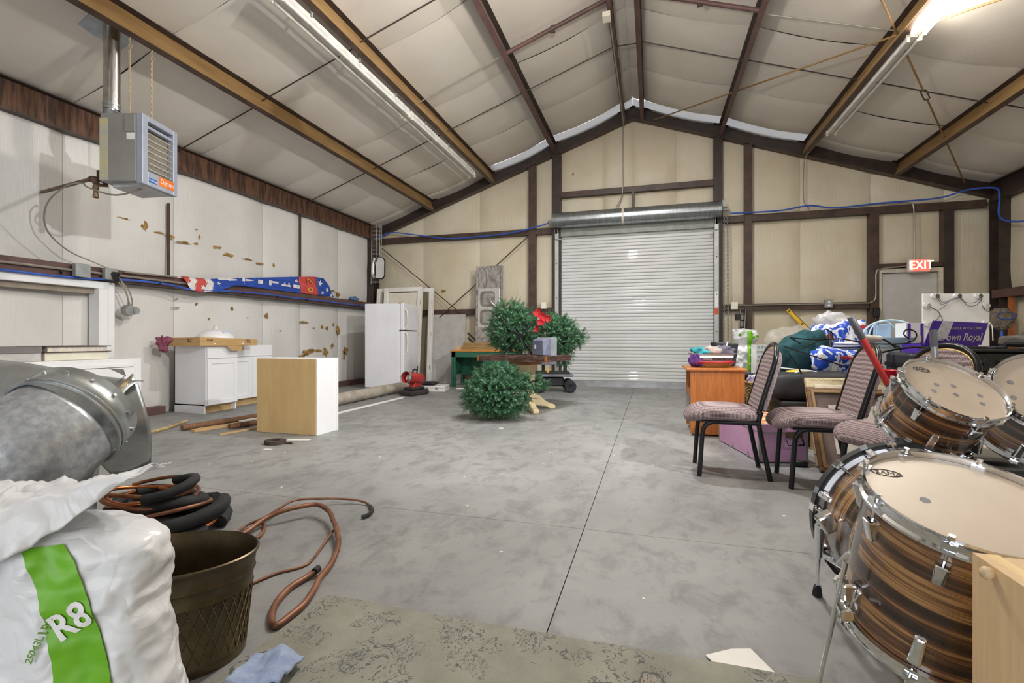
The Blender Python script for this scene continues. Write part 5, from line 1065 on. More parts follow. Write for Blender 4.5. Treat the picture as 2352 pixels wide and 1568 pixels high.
# ---------------------------------------------------------------- banquet chairs
def make_chair(label, loc, rz):
    t = T('banquet_chair', label, 'chair', loc, rz, group='mauve banquet chairs')
    def seat(u, v):
        a = 2*pi*u; b = -pi/2+pi*v; sg = lambda q, p: math.copysign(abs(q)**p, q)
        x = sg(cos(b), .5)*sg(cos(a), .55)*.255; y = sg(cos(b), .5)*sg(sin(a), .45)*.225; z = sg(sin(b), .75)*.055
        z += .012*(1-(x/.26)**2) - .03*max(0, (-x-.12)/.14)**2*1.2
        return V((-.045+x, y, .425+z))
    MB().grid(seat, 48, 20, cu=True).build('seat', FABRIC, t, smooth=4)
    Xb = XF((.185, 0, .47), (0, 1, 0), (.27, 0, .95))
    w = .165
    arch = [(-w, .0)]+[(-w, .31)]+[(-w*cos(a), .31+.125*sin(a)) for a in [pi*i/12 for i in range(1, 12)]]+[(w, .31), (w, 0)]
    b = MB(); 
    def pad(u, v):
        q = arch[min(len(arch)-1, int(round(u*(len(arch)-1))))]; return q
    MB(Xb).prism(arch, -.012, .04).build('backrest', FABRIC, t, bevel=.016, seg=3, smooth=1.2)
    MB(Xb).prism([(p[0]*1.03, p[1]*1.01+.002) for p in arch], -.022, -.012).build('back_panel', FABRIC, t)
    for zz in (-.014, ): MB(Xb).tube([(p[0]*1.06, p[1]*1.02, zz) for p in arch], .008, 8).build('gold_piping', GOLD, t, smooth=.9)
    fr = [(-.19, -.02, .0)]+[(-.19, .31, 0)]+[(-.19*cos(a), .31+.16*sin(a), 0) for a in [pi*i/12 for i in range(1, 12)]]+[(.19, .31, 0), (.19, -.02, 0)]
    MB(Xb).tube([(x, y, -.012) for x, y, z in fr], .0165, 10).build('back_frame', BLACKM, t, smooth=.9)
    for s_y in (-1, 1):
        y = s_y*.19
        MB().tube([(.183, y, .465), (.168, y, .40), (.185, y, .28), (.24, y, 0)], .0165, 10, 4).build('rear_leg', BLACKM, t, smooth=.9)
        MB().tube([(.17, y, .385), (-.06, y, .385), (-.13, y, .382), (-.175, y, .35), (-.19, y, .29), (-.2, y, .15), (-.21, y, 0)], .016, 10, 4).build('front_leg', BLACKM, t, smooth=.9)
    MB().box(-.2, .16, -.2, .2, .378, .39).build('seat_pan', BLACK, t)
    return t
make_chair('mauve banquet chair furthest left, beside the cherry end table', (.53, 3.81, 0), 0)
make_chair('middle mauve banquet chair with the red pole across its back', (1.07, 3.67, 0), 0)
make_chair('mauve banquet chair nearest the drums, seat behind the small tom', (1.35, 3.22, 0), R(24))
# ---------------------------------------------------------------- cherry end table and what stands on it
t = T('end_table', 'cherry veneer end table with open shelf behind the first chair', 'end table', (.62, 5.43, 0), world=True)
MB().box(.33, .885, 5.09, 5.77, .645, .67).build('top', CHERRY, t, bevel=.006); MB().box(.37, .865, 5.12, 5.14, .02, .645).build('side_panel', CHERRY, t); MB().box(.37, .865, 5.72, 5.74, .02, .645).build('side_panel', CHERRY, t); MB().box(.845, .865, 5.14, 5.72, .05, .645).build('back_panel', CHERRY, t)
MB().box(.38, .845, 5.14, 5.72, .43, .447).build('shelf', CHERRY, t); MB().box(.38, .845, 5.14, 5.72, .06, .077).build('bottom', CHERRY, t)
d = MB().box(.372, .388, 5.15, 5.71, .1, .43).build('door', CHERRY, t, bevel=.003); MB().box(.366, .373, 5.21, 5.65, .15, .38).build('glass_pane', M('smoked_glass', (86, 84, 82), None, .15), d); MB().cyl((.345, 5.2, .27), (.372, 5.2, .27), .012, .008, 10).build('knob', PINE, d, smooth=.8)
t = T('oval_tray', 'red rimmed steel oval roasting tray on the end table', 'tray', (.60, 5.40, .672), R(16))
MB().lathe([(0, 0), (.15, 0), (.165, .012), (.19, .05), (.195, .052), (.188, .05), (.16, .016), (0, .006)], 36, sx=1.12, sy=.8).build('pan', STAIN, t, smooth=.9); MB().tube([(.218*cos(a), .156*sin(a), .054) for a in [2*pi*i/40 for i in range(40)]], .011, 8, closed=True).build('red_rim', M('red_silicone', (178, 34, 52), None, .4), t, smooth=.9)
t = T('wire_basket', 'chrome rectangular wire dish basket on the oval tray', 'basket', (.60, 5.40, .735), R(16)); WB = STAIN; b = MB()
for k in range(28): x = -.17+k*.0126; b.tube([(x, -.115, .07), (x*.93, -.1, 0), (x*.93, .1, 0), (x, .115, .07)], .0018, 4)
for k in range(9): y = -.1+k*.025; b.tube([(-.18, y*1.1, .07), (-.165, y, 0), (.165, y, 0), (.18, y*1.1, .07)], .0018, 4)
b.build('wires', WB, t); MB().tube([(-.185, -.12, .072), (.185, -.12, .072), (.185, .12, .072), (-.185, .12, .072)], .005, 6, closed=True).build('top_rail', WB, t)
for s_x in (-1, 1): MB().tube([(s_x*.18, -.07, .072), (s_x*.225, -.06, .08), (s_x*.225, .06, .08), (s_x*.18, .07, .072)], .004, 6).build('handle', WB, t)
MB().box(-.17, .17, -.118, -.112, .035, .06).build('white_liner', WHITE, t)
for c, r_, col, lb in (((.47, 5.37, .835), (.085, .09, .04), (64, 166, 176), 'teal cloth bundle on the left of the dish basket'), ((.60, 5.38, .84), (.1, .1, .045), (196, 176, 170), 'pink and white cloth bundle in the middle of the dish basket'), ((.72, 5.42, .835), (.1, .1, .05), (118, 112, 128), 'slate grey cloth bundle on the right of the dish basket'), ((.44, 5.31, .745), (.06, .05, .07), (108, 62, 142), 'purple cloth draped off the left side of the basket')):
    tag(blob(MB(), c, r_, .9, .6, 13, int(col[0]), 28, 14).build('cloth', M('cloth_%d' % col[0], col, tuple(int(q*.75) for q in col), .95), smooth=4), lb, 'cloth')
t = T('file_bin', 'black plastic file bin with a white strap on the end table', 'bin', (.75, 5.65, .672), R(14)); MB().hexa([(-.1, -.06, 0), (.1, -.06, 0), (.1, .06, 0), (-.1, .06, 0), (-.125, -.075, .26), (.125, -.075, .24), (.125, .075, .24), (-.125, .075, .26)]).build('body', M('charcoal_bin', (52, 54, 60), (40, 42, 46), .5), t, bevel=.012, seg=2); MB().hexa([(-.07, -.064, .02), (-.055, -.064, .02), (-.055, -.06, .02), (-.07, -.06, .02), (.0, -.082, .262), (.015, -.082, .262), (.015, -.076, .262), (.0, -.076, .262)]).build('strap', WHITE, t); MB().cbox((-.08, -.075, .19), (.09, .006, .02)).build('pen', OFFW, t)
# ---------------------------------------------------------------- pink trunk
PK = M('pink_vinyl', (206, 160, 196), (192, 144, 184), .45, 0, 3); t = T('trunk', 'pink trunk with metal edging behind the chair legs', 'trunk', (.80, 4.13, 0), R(13))
MB().box(0, .36, 0, .82, .008, .235).build('body', PK, t); MB().box(-.003, .363, -.003, .823, .24, .30).build('lid', PK, t); MB().box(.02, .34, .02, .80, .30, .304).build('lid_print', M('collage_print', (222, 196, 150), (196, 120, 92), .5, 0, 9, (1, 1, 1), lo=.4, hi=.6), t)
for x in (-.004, .35):
    for y in (-.004, .81): MB().box(x, x+.016, y, y+.016, 0, .305).build('corner_edge', ZINC, t)
for q in ((-.004, .366, -.006, -.002), (-.004, .366, .822, .826)): MB().box(*q, .0, .012).build('bottom_edge', STEEL_D, t); MB().box(*q, .23, .245).build('seam_edge', ZINC, t)
for y in (.2, .5): MB().prism([(-.02, 0), (.02, 0), (.004, .05), (-.004, .05)], 0, .004, XF((-.001, y, .006), (0, -1, 0), (0, 0, 1))).build('corner_clip', ZINC, t)
MB().box(.2, .32, -.016, -.002, .2, .245).build('latch', M('antique_latch', (112, 96, 70), None, .5, .6), t); MB().tube([(.2, -.01, .19), (.2, -.035, .15), (.32, -.035, .15), (.32, -.01, .19)], .007, 6).build('handle', BLACKM, t)
tag(blob(MB(), (1.08, 4.1, .02), (.05, .025, .03), .9, .3, 20, 3, 16, 10, -.018).build('cable_end', BLACK, smooth=4), 'small black cable bundle on the floor by the trunk', 'cable')
# ---------------------------------------------------------------- picture frames
def pframe(label, x, w, y0, y1, h, fw, mats, art):
    t = T('picture_frame', label, 'picture frame', (x+w/2, y0, 0), world=True); X = XF((x, y0, 0), (1, .02, 0), (0, y1-y0, h)); Hh = hypot(h, y1-y0)
    for q in ((0, w, 0, fw), (0, w, Hh-fw, Hh), (0, fw, fw, Hh-fw), (w-fw, w, fw, Hh-fw)):
        MB(X).box(*q, 0, .035).build('rail', mats[0], t, bevel=.008, seg=2)
    i = fw*.72
    for q in ((i, w-i, i, fw+.012), (i, w-i, Hh-fw-.012, Hh-i), (i, fw+.012, fw, Hh-fw), (w-fw-.012, w-i, fw, Hh-fw)): MB(X).box(*q, .03, .044).build('inner_lip', mats[1], t, bevel=.003)
    MB(X).box(fw, w-fw, fw, Hh-fw, .005, .012).build('mat_board', mats[2], t); m_ = art
    MB(X).box(fw+m_, w-fw-m_, fw+m_, Hh-fw-m_, .012, .016).build('print', mats[3], t)
    return t, X, Hh
TPE = M('taupe_mat', (128, 110, 102), None, .8); PAPER = M('print_paper', (226, 222, 214), (208, 204, 198), .7)
CREAMG = M('champagne_frame', (198, 184, 150), (174, 158, 122), .45, .2, 12, (1, 1, 1), .6, .004, 60); BRZ = M('bronze_lip', (150, 118, 76), None, .5)
t, X, Hh = pframe('ornate champagne picture frame leaning behind the middle chair', 1.18, .60, 4.12, 4.40, .64, .085, (CREAMG, M('pale_lip', (214, 204, 180), None, .5), TPE, PAPER), .11)
for k in range(22): MB(X).cyl((.03+k*.0265, Hh-.022, .034), (.045+k*.0265, Hh-.014, .036), .006, .003, 6).build('carved_bead', CREAMG, t)
for k in range(22): MB(X).cyl((.016, .03+k*.028, .034), (.022, .045+k*.028, .036), .006, .003, 6).build('carved_bead', CREAMG, t)
t, X, Hh = pframe('large gold wood picture frame with a pale print behind the chairs', 1.16, .70, 3.97, 4.28, .57, .034, (wood('walnut_frame', (124, 88, 56), (92, 62, 38), 3, (10, 10, 2)), BRZ, TPE, PAPER), .10)
b = MB(X); rg = random.Random(8)
for k in range(10): x0 = .25+.03*k; b.tube([(x0, .2, .018), (x0+rg.uniform(-.02, .04), .27, .018), (x0+rg.uniform(-.05, .07), .33+rg.random()*.05, .018)], .0012, 4, 3)
b.build('sketch_lines', M('sketch_ink', (132, 120, 104), None, .8), t)
tag(MB().box(1.34, 1.8, 4.5, 4.82, 0, .5).build('carton', CARDB, bevel=.004), 'brown carton propping up the picture frames', 'box')
# ---------------------------------------------------------------- supports: crate, tote, folding table
t = T('storage_crate', 'dark grey plastic crate under the black duffel bag', 'crate', (1.42, 5.08, 0), world=True); MB().box(1.14, 1.84, 4.86, 5.28, 0, .36).build('body', M('crate_grey', (62, 63, 66), (48, 49, 52), .6), t, bevel=.015); MB().box(1.12, 1.86, 4.84, 5.3, .36, .40).build('rim', MC['crate_grey'], t, bevel=.006)
for k in range(10): MB().box(1.17+k*.066, 1.2+k*.066, 4.852, 4.86, .05, .33).build('rib', MC['crate_grey'], t)
t = T('storage_tote', 'black storage tote holding up the bags beside the wicker basket', 'tote', (1.6, 6.65, 0), world=True); MB().box(.98, 2.2, 6.36, 6.95, 0, .50).build('body', BLACK, t, bevel=.02); MB().box(.95, 2.23, 6.33, 6.98, .50, .55).build('lid', BLACK, t, bevel=.01)
t = T('folding_table', 'grey folding table buried under the pile of bags', 'table', (2.3, 5.75, 0), world=True); MB().box(1.27, 3.3, 5.35, 6.25, .57, .60).build('top', GREYP, t, bevel=.008)
for x in (1.4, 3.15):
    for y in (5.45, 6.15): MB().cyl((x, y, 0), (x, y, .57), .013, n=8).build('leg', BLACKM, t)
# ---------------------------------------------------------------- bags on the tote, basket
t = T('insulation_bag', 'small white and green insulation bag behind the end table', 'bag', (1.13, 6.66, .552), R(8))
def sb(u, v):
    a = 2*pi*u; sg = lambda q, p: math.copysign(abs(q)**p, q); nk = 1-.35*math.exp(-((v-.66)/.07)**2)
    p = V((sg(cos(a), .55)*.135*nk*(1+.15*max(0, v-.7)), sg(sin(a), .6)*.1*nk, .53*v)); k = fbm(p, 14, 3, 6)*.02+abs(sin(a*11))*.006*(v < .6); return p+V((cos(a), sin(a), 0))*k+V((0, 0, .02*fbm(p, 9, 2, 4)*v))
MB().grid(sb, 60, 34, cu=True).build('sack', BAGW, t, smooth=4)
gs = MB().grid(lambda u, v: V((-.02+.055*u+.02*v-.06*max(0, v-.68), -.125-.006*sin(pi*u)+.03*math.exp(-((v-.66)/.08)**2), .01+.5*v)), 5, 24).build('green_stripe', GREENP, t, smooth=4, solid=.003)
for z in (.1, .21, .3): text('lettering', 'R8', .032, WHITE, gs, XF((.02, -.136, z), (1, 0, 0), (0, 0, 1)), .001)
for x, z in ((.06, .43), (.03, .47), (.10, .44), (-.10, .46)): tag(MB().cyl((x, -.125, z), (x, -.12, z+.003), .02, n=7).build('green_patch', GREENP, t), None)
t = T('gift_bag', 'white gift bag printed with coloured hearts', 'gift bag', (1.26, 6.42, .552), R(20))
GW = M('gift_white', (242, 240, 240), None, .4); MB().box(-.085, .085, -.05, .06, 0, .34).build('paper_bag', GW, t)
hp = lambda s_: [(s_*.5*(16*sin(a)**3)/16, s_*.5*(13*cos(a)-5*cos(2*a)-2*cos(3*a)-cos(4*a))/16) for a in [2*pi*i/18 for i in range(18)]]
HC = [M('heart_green', (152, 196, 118), None, .5), M('heart_blue', (158, 178, 212), None, .5), M('heart_gold', (236, 180, 84), None, .5)]; k = 0
for r_ in range(6):
    for c in range(4): MB().prism(hp(.036), 0, .001, XF((-.066+.044*c+(.01 if r_ % 2 else 0), -.0515, .035+.055*r_), (1, 0, 0), (0, 0, 1))).build('heart', HC[2 if c == 3 else (c+r_) % 2], t)
    for c in range(3): MB().prism(hp(.036), 0, .001, XF((.0865, -.03+.035*c, .04+.055*r_+(.02 if c % 2 else 0)), (0, 1, 0), (0, 0, 1))).build('heart', BLACK, t)
t = T('wicker_basket', 'tall woven wicker basket behind the first chair back', 'basket', (1.16, 5.95, 0), 0); WK = M('wicker', (204, 176, 120), (158, 126, 76), .7, 0, 20)
for k in range(24):
    z = .012+k*.0195; r_ = .115+.035*k/24; MB().tube([((r_+.006*(1 if (i+k) % 2 else -1))*cos(2*pi*i/22), (r_+.006*(1 if (i+k) % 2 else -1))*sin(2*pi*i/22), z) for i in range(22)], .0085, 5, closed=True).build('weave', WK, t, smooth=.9)
for i in range(11): a = 2*pi*(i+.25)/11; MB().tube([(.115*cos(a), .115*sin(a), 0), (.15*cos(a), .15*sin(a), .47)], .006, 5).build('stake', WK, t)
MB().tube([(.155*cos(2*pi*i/26), .155*sin(2*pi*i/26), .478) for i in range(26)], .012, 6, closed=True).build('rim', WK, t, smooth=.9); MB().cyl((0, 0, .004), (0, 0, .02), .11, n=20).build('bottom', WK, t)
tag(blob(MB(), (1.16, 5.95, .50), (.125, .125, .07), .9, .4, 14, 3, 28, 14).build('fabric_bundle', M('patterned_fabric', (226, 216, 218), (140, 120, 170), .9, 0, 24, lo=.42, hi=.6), smooth=4), 'patterned fabric heaped in the wicker basket', 'fabric')
tag(blob(MB(), (1.74, 6.78, .84), (.38, .16, .30), .9, .2, 4, 12, 44, 26, -.285).build('plastic_bag', FILM, smooth=4), 'clear plastic bag slumped over the brown handbag', 'bag')
t = T('handbag', 'dark brown handbag with looped straps on the tote', 'handbag', (1.66, 6.46, .556), R(10)); blob(MB(), (0, 0, .19), (.2, .09, .19), .7, .2, 8, 4, 36, 20).build('body', M('brown_leather', (78, 66, 62), (52, 42, 40), .5), t, smooth=4)
for s_y in (-.09, -.06): MB().tube([(-.16, s_y, .22), (-.19, s_y-.02, .30), (-.1, s_y-.04, .37), (.05, s_y-.03, .36), (.1, s_y, .28)], .011, 8, 5).build('strap', M('dark_leather', (50, 40, 38), None, .4), t, smooth=.9)
# black duffel and teal jacket
t = T('duffel_bag', 'black duffel bag with a yellow patch behind the frames', 'duffel bag', (1.44, 5.06, .40), R(6))
blob(MB(), (0, 0, .13), (.42, .19, .135), .55, .08, 5, 7, 48, 26).build('body', M('black_nylon', (46, 47, 50), (34, 35, 38), .6, 0, 8), t, smooth=4)
MB().grid(lambda u, v: V((-.24+.26*u, -.15+.16*v, .262-.035*(1-v)+.01*sin(pi*u))), 10, 6).build('yellow_patch', M('yellow_patch', (240, 204, 52), None, .6), t, smooth=4, solid=.01)
MB().tube([(-.2, -.1, .25), (-.12, -.06, .275), (-.02, -.1, .265)], .008, 6, 4).build('white_scribble', WHITE, t)
def jac(u, v):
    a = 2*pi*u; b = -pi/2+pi*v; p = V((cos(b)*cos(a)*.26, cos(b)*sin(a)*.17, sin(b)*.22)); p.z += .10*p.x/.26*.8
    return p*(1+.16*fbm(p, 6, 3, 5))+V((0, 0, .012*sin(p.x*40)))
t = T('jacket', 'crumpled dark teal jacket on the pile behind the duffel', 'jacket', (1.45, 5.6, .82)); MB().grid(jac, 52, 30, cu=True).build('body', M('teal_fleece', (40, 88, 94), (24, 62, 70), .95, 0, 12, (1, 1, 1), .6, .006, 60), t, smooth=4)
MB().tube([(.2, -.12, -.2), (.24, -.15, .0), (.25, -.1, .2)], .012, 6, 5).build('zip_edge', BLACK, t); MB().tube([(-.2, -.16, -.15), (0, -.2, -.17), (.2, -.17, -.2)], .008, 6, 5).build('white_piping', WHITE, t)
# ---------------------------------------------------------------- blue printed bags, bubble wrap
def printbag(label, c, r_, rz, tilt, seed):
    t = T('printed_bag', label, 'bag', c, rot=(tilt, tilt*.4, rz)); m, nt, b = newmat('blue_print_%d' % seed); v = coords(nt); f = noise_t(nt, v, 7, 3, .5, 1.2)
    L(nt, ramp(nt, f, [(.40, (36, 78, 190)), (.44, (228, 230, 238)), (.52, (236, 236, 240)), (.55, (50, 92, 204)), (.66, (34, 70, 176)), (.68, (206, 80, 74)), (.72, (90, 100, 96))], 'CONSTANT'), b.inputs['Base Color']); b.inputs['Roughness'].default_value = .3
    bump_to(nt, b, noise_t(nt, v, 22, 3), .5, .01)
    blob(MB(), (0, 0, 0), r_, .55, .16, 7, seed, 40, 22).build('sack', m, t, smooth=4)
    MB().cbox((r_[0]*.2, -r_[1]*1.0, r_[2]*.55), (r_[0]*.8, .012, r_[2]*.2)).build('red_badge', M('badge_red', (214, 60, 62), None, .4), t); MB().cbox((-r_[0]*.35, -r_[1]*1.0, 0), (r_[0]*.18, .01, r_[2]*1.3)).build('white_band', WHITE, t)
    return t
printbag('tall blue and white printed bag behind the wire racks', px(1893, 800, 5.15), (.17, .1, .25), .2, .12, 21)
printbag('blue printed bag with a white edge behind the red pole', px(1957, 775, 4.95), (.15, .09, .17), .25, -.1, 22)
printbag('blue and white printed bag lying in front of the racks', px(1925, 830, 4.62), (.23, .1, .12), .25, .25, 23)
tag(blob(MB(), px(1912, 742, 5.3), (.17, .14, .12), .9, .4, 9, 6, 36, 20).build('bubble_wrap', BUBBLE, smooth=4), 'bunched clear bubble wrap on top of the bags', 'bubble wrap')
tag(blob(MB(), px(1945, 795, 4.9), (.12, .06, .045), .7, .2, 9, 2, 28, 14).build('striped_cloth', M('navy_stripes', (226, 226, 232), (40, 56, 120), .9, 0, 1.0, (1, 1, 40), lo=.48, hi=.52), smooth=4), 'navy and white striped cloth under the bags', 'cloth')
# wire racks
def rack(label, pts_list, r_=.006):
    o = None; t = T('wire_rack', label, 'rack', V(pts_list[0][0]), world=True)
    for p in pts_list: MB().tube(p, r_, 6, 4 if len(p) > 2 else 0).build('bar', BLACKM, t, smooth=.9)
D = 4.45
rack('black wire rack with a curled end over the pile', [[px(1815, 775, D), px(1870, 780, D), px(1930, 778, D), px(1990, 788, D), px(2050, 790, D), px(2090, 786, D), px(2105, 772, D), px(2100, 760, D), px(2082, 757, D), px(2076, 768, D), px(2090, 778, D)], [px(1895, 755, D), px(1910, 763, D), px(1913, 776, D)], [px(2050, 790, D), px(2068, 800, D), px(2068, 815, D)], [px(1840, 800, D), px(1895, 776, D)], [px(1960, 782, D), px(2010, 790, D+.1)]])
rack('black wire rack slanting down across the blue bag', [[px(1800, 795, D-.1), px(1830, 805, D-.1), px(1860, 815, D-.1), px(1950, 845, D-.1)], [px(1815, 775, D-.1), px(1840, 790, D-.1)], [px(1812, 812, D-.1), px(1832, 840, D-.1), px(1842, 862, D-.1)]])
rack('long black wire bar bowed in front of the purple box', [[px(2020, 810, 3.6), px(2060, 802, 3.6), px(2100, 797, 3.65), px(2140, 800, 3.7)]], .008)
t = T('paint_roller', 'paint roller sleeve lying across the wire racks', 'paint roller', px(2005, 777, 4.4), world=True); MB().cyl(px(1984, 776, 4.4), px(2022, 778, 4.4), .028, n=16).build('sleeve', M('roller_nap', (214, 206, 190), None, 1, 0, 40, (1, 1, 1), .8, .006, 90), t, smooth=.8); MB().tube([px(2022, 778, 4.4), px(2035, 782, 4.4), px(2060, 800, 4.4)], .008, 6, 4).build('frame', BLACKM, t)
# level, strap ladder on the back wall
t = T('spirit_level', 'yellow spirit level leaning on the back wall', 'level', (2.9, 9.72, .6), world=True); a_, b_ = V((2.36, 9.78, 1.49)), V((2.98, 9.3, .62)); MB().beam(a_, b_, .06, .022, (0, -1, .3)).build('body', M('level_yellow', (236, 190, 44), (220, 172, 34), .4), t)
d = (b_-a_).normalized()
for f in (.04, .36): MB().beam(a_+d*f-d*.015, a_+d*f+d*.015, .03, .026, (0, -1, .3)).build('vial', BLACK, t)
MB().beam(a_+V((.028, 0, .02)), b_+V((.028, 0, .02)), .008, .024, (0, -1, .3)).build('edge', STEEL_D, t)
t = T('folding_stand', 'black folded stand with rungs leaning by the wall post', 'stand', (1.55, 9.6, .5), world=True)
for dx in (0, .09): MB().tube([(1.39+dx, 9.165, 0), (1.57+dx, 9.72, 1.5)], .014, 6).build('rail', BLACKM, t)
for k in range(6): f = .15+.13*k; MB().tube([(1.45+.12*f, 9.35+.37*f, .5+f), (1.54+.12*f, 9.35+.37*f, .5+f)], .011, 6).build('rung', BLACKM, t)
MB().cbox((1.52, 9.66, 1.36), (.1, .05, .12)).build('clamp', BLACK, t, bevel=.01)
# blue basket on a clear bin, red cups
c = px(2040, 800, 4.75); t = T('clear_bin', 'clear plastic bin full of jars under the blue basket', 'bin', (c.x, c.y, .602)); MB().lathe([(0, 0), (.15, 0), (.17, .27), (.18, .275), (.17, .28)], 28).build('tub', CLEARP, t, smooth=.8)
t = T('plastic_basket', 'pale blue plastic basket with arched handles', 'basket', (c.x, c.y, .885)); PB = M('pale_blue_plastic', (196, 222, 232), (184, 212, 224), .4)
MB().lathe([(0, 0), (.19, 0), (.21, .04), (.245, .075), (.25, .09), (.235, .09), (.2, .05), (.18, .015), (0, .012)], 36).build('bowl', PB, t, smooth=.8)
MB().tube([(.24*cos(a), -.05, .09+.17*sin(a)) for a in [pi*i/14 for i in range(15)]], .010, 6).build('handle', PB, t, smooth=.9); MB().tube([(.12*cos(a)-.02, .06, .09+.16*sin(a)) for a in [pi*i/14 for i in range(15)]], .009, 6).build('handle', PB, t, smooth=.9)
c2 = V((c.x-.07, c.y-.05, .95)); tag(MB().hexa([(c2.x-.06, c2.y-.02, .915), (c2.x+.06, c2.y-.02, .915), (c2.x+.06, c2.y+.06, .915), (c2.x-.06, c2.y+.06, .915), (c2.x-.05, c2.y-.02, 1.10), (c2.x+.07, c2.y-.02, 1.11), (c2.x+.07, c2.y+.06, 1.11), (c2.x-.05, c2.y+.06, 1.10)]).build('blue_carton', M('sky_blue_card', (178, 206, 236), None, .6), bevel=.003), 'light blue carton standing in the blue basket', 'box')
tag(blob(MB(), (c.x+.1, c.y-.03, .945), (.1, .07, .035), .8, .3, 12, 4, 24, 12).build('blue_packet', M('royal_blue_film', (66, 106, 206), None, .35), smooth=4), 'royal blue packet lying in the blue basket', 'packet')
c = px(2040, 850, 4.2); t = T('red_bowl', 'red plastic bowl beside the small tom', 'bowl', (c.x, c.y, .602)); MB().lathe([(0, 0), (.07, 0), (.11, .09), (.115, .09), (.07, .006), (0, .006)], 24).build('shell', M('red_plastic', (202, 30, 56), None, .35), t, smooth=.8)
tag(MB().box(c.x-.08, c.x+.08, c.y-.12, c.y+.14, 0, .60).build('carton', M('dark_carton', (92, 78, 66), None, .8), bevel=.004), 'dark brown carton under the red bowl', 'box')
# ---------------------------------------------------------------- purple whisky cartons on a black case
PU = M('purple_card', (82, 48, 166), (70, 38, 150), .4); c = px(2200, 800, 4.05)
t = T('storage_case', 'black storage case under the purple whisky carton', 'case', (c.x-.1, c.y+.12, 0)); MB().box(-.27, .36, -.2, .25, 0, .84).build('body', M('case_black', (52, 52, 56), (40, 40, 44), .6), t, bevel=.02); MB().box(-.28, .37, -.21, .26, .72, .75).build('lid_seam', BLACK, t)
t = T('whisky_carton', 'purple whisky carton with its printed flap standing up', 'box', (c.x-.04, c.y, .842), R(16))
MB().box(-.26, .22, 0, .2, 0, .075).build('body', PU, t); MB().box(-.262, .222, -.003, 0, 0, .05).build('white_band', WHITE, t)
fl2 = MB().prism([(-.25, .07), (.23, .07), (.26, .255), (-.20, .275)], 0, .005, XF((0, -.002, 0), (1, 0, 0), (0, -.15, 1))).build('flap', PU, t)
XFl = XF((0, -.002, 0), (1, 0, 0), (0, -.15, 1)); XT = XFl @ Matrix.Translation((.035, .135, .0062))
GL = M('pale_gold_print', (232, 218, 200), None, .4)
text('lettering', 'Crown Royal', .088, GL, fl2, XT, .0006, .25, sx=.78); text('lettering', 'HANDLE WITH CARE', .03, M('tan_print', (216, 186, 150), None, .5), fl2, XFl @ Matrix.Translation((.07, .21, .0062)), .0006)
text('lettering', 'BLENDED CANADIAN WHISKY', .036, M('navy_print', (48, 46, 78), None, .5), t, XF((-.01, -.005, .026), (1, 0, 0), (0, 0, 1)), .0006)
o = MB().prism([(-.17, .13), (-.07, .12), (-.03, .262), (-.12, .272)], .0055, .0075, XFl).build('shipping_label', M('label_white', (226, 222, 226), (190, 186, 190), .5, 0, 30, (1, 1, 3)), fl2)
c = px(2103, 790, 4.5); t = T('whisky_carton', 'white and purple striped carton beside the blue basket', 'box', (c.x, c.y+.05, .842-.0), R(16)); MB().box(-.085, .085, -.03, .1, 0, .27).build('body', WHITE, t)
for x in (-.06, .06): MB().box(x-.014, x+.014, -.0325, -.03, .0, .265).build('purple_stripe', PU, t)
MB().box(-.087, .087, -.033, -.03, 0, .08).build('purple_band', PU, t); MB().box(.0, .05, -.0345, -.0325, .09, .15).build('label', OFFW, t)
# ---------------------------------------------------------------- white lamp board
t = T('lamp_board', 'white board with eight lamp sockets wired together', 'board', (3.4, 6.85, 0), world=True); q0 = px(2120, 674, 5.75); q1 = px(2273, 670, 5.75)
ux = (q1-q0); ux.z = 0; wd = ux.length; X = XF((q0.x, q0.y, 0), ux, (0, 0, 1)); hh = q0.z; MB(X).box(0, wd, 0, hh, -.02, 0).build('panel', WHITE, t, bevel=.002)
def bs(x, y): q = px(x, y, 5.75); return ((q-V((q0.x, q0.y, 0))).dot(ux.normalized()), q.z)
SK = [(2149, 680), (2200, 680), (2248, 680), (2130, 702), (2270, 702), (2132, 745), (2270, 743), (2160, 752)]
for s_ in SK[:7]:
    x, z = bs(*s_); x = min(max(x, .04), wd-.04); o = MB(X).cyl((x, z, 0), (x, z, .028), .026, n=14).build('socket', CHROME, t, smooth=.7); MB(X).cyl((x-.03, z+.005, 0), (x-.03, z+.005, .02), .03, n=14).build('insulator', WHITE, t, smooth=.7)
wr = [[(2149, 685), (2158, 700), (2165, 697), (2200, 682)], [(2151, 683), (2160, 694), (2175, 690), (2200, 680)], [(2130, 704), (2150, 712), (2165, 702), (2172, 692)], [(2200, 682), (2215, 695), (2235, 694), (2248, 682)], [(2200, 684), (2218, 702), (2238, 700), (2250, 684)], [(2248, 684), (2252, 705), (2262, 715), (2270, 712)], [(2133, 706), (2150, 716), (2152, 728), (2134, 745)], [(2150, 714), (2160, 735), (2160, 752)]]
for w_ in wr: MB(X).tube([(*bs(*p), .03) for p in w_], .003, 5, 5).build('wire', M('wire_grey', (70, 70, 72), None, .5), t)
MB(X).tube([(wd-.03, bs(2270, 743)[1], .03), (wd-.01, bs(2270, 743)[1]-.03, .04), (wd, bs(2270, 743)[1]-.2, .04)], .005, 5, 4).build('white_lead', WHITE, t)
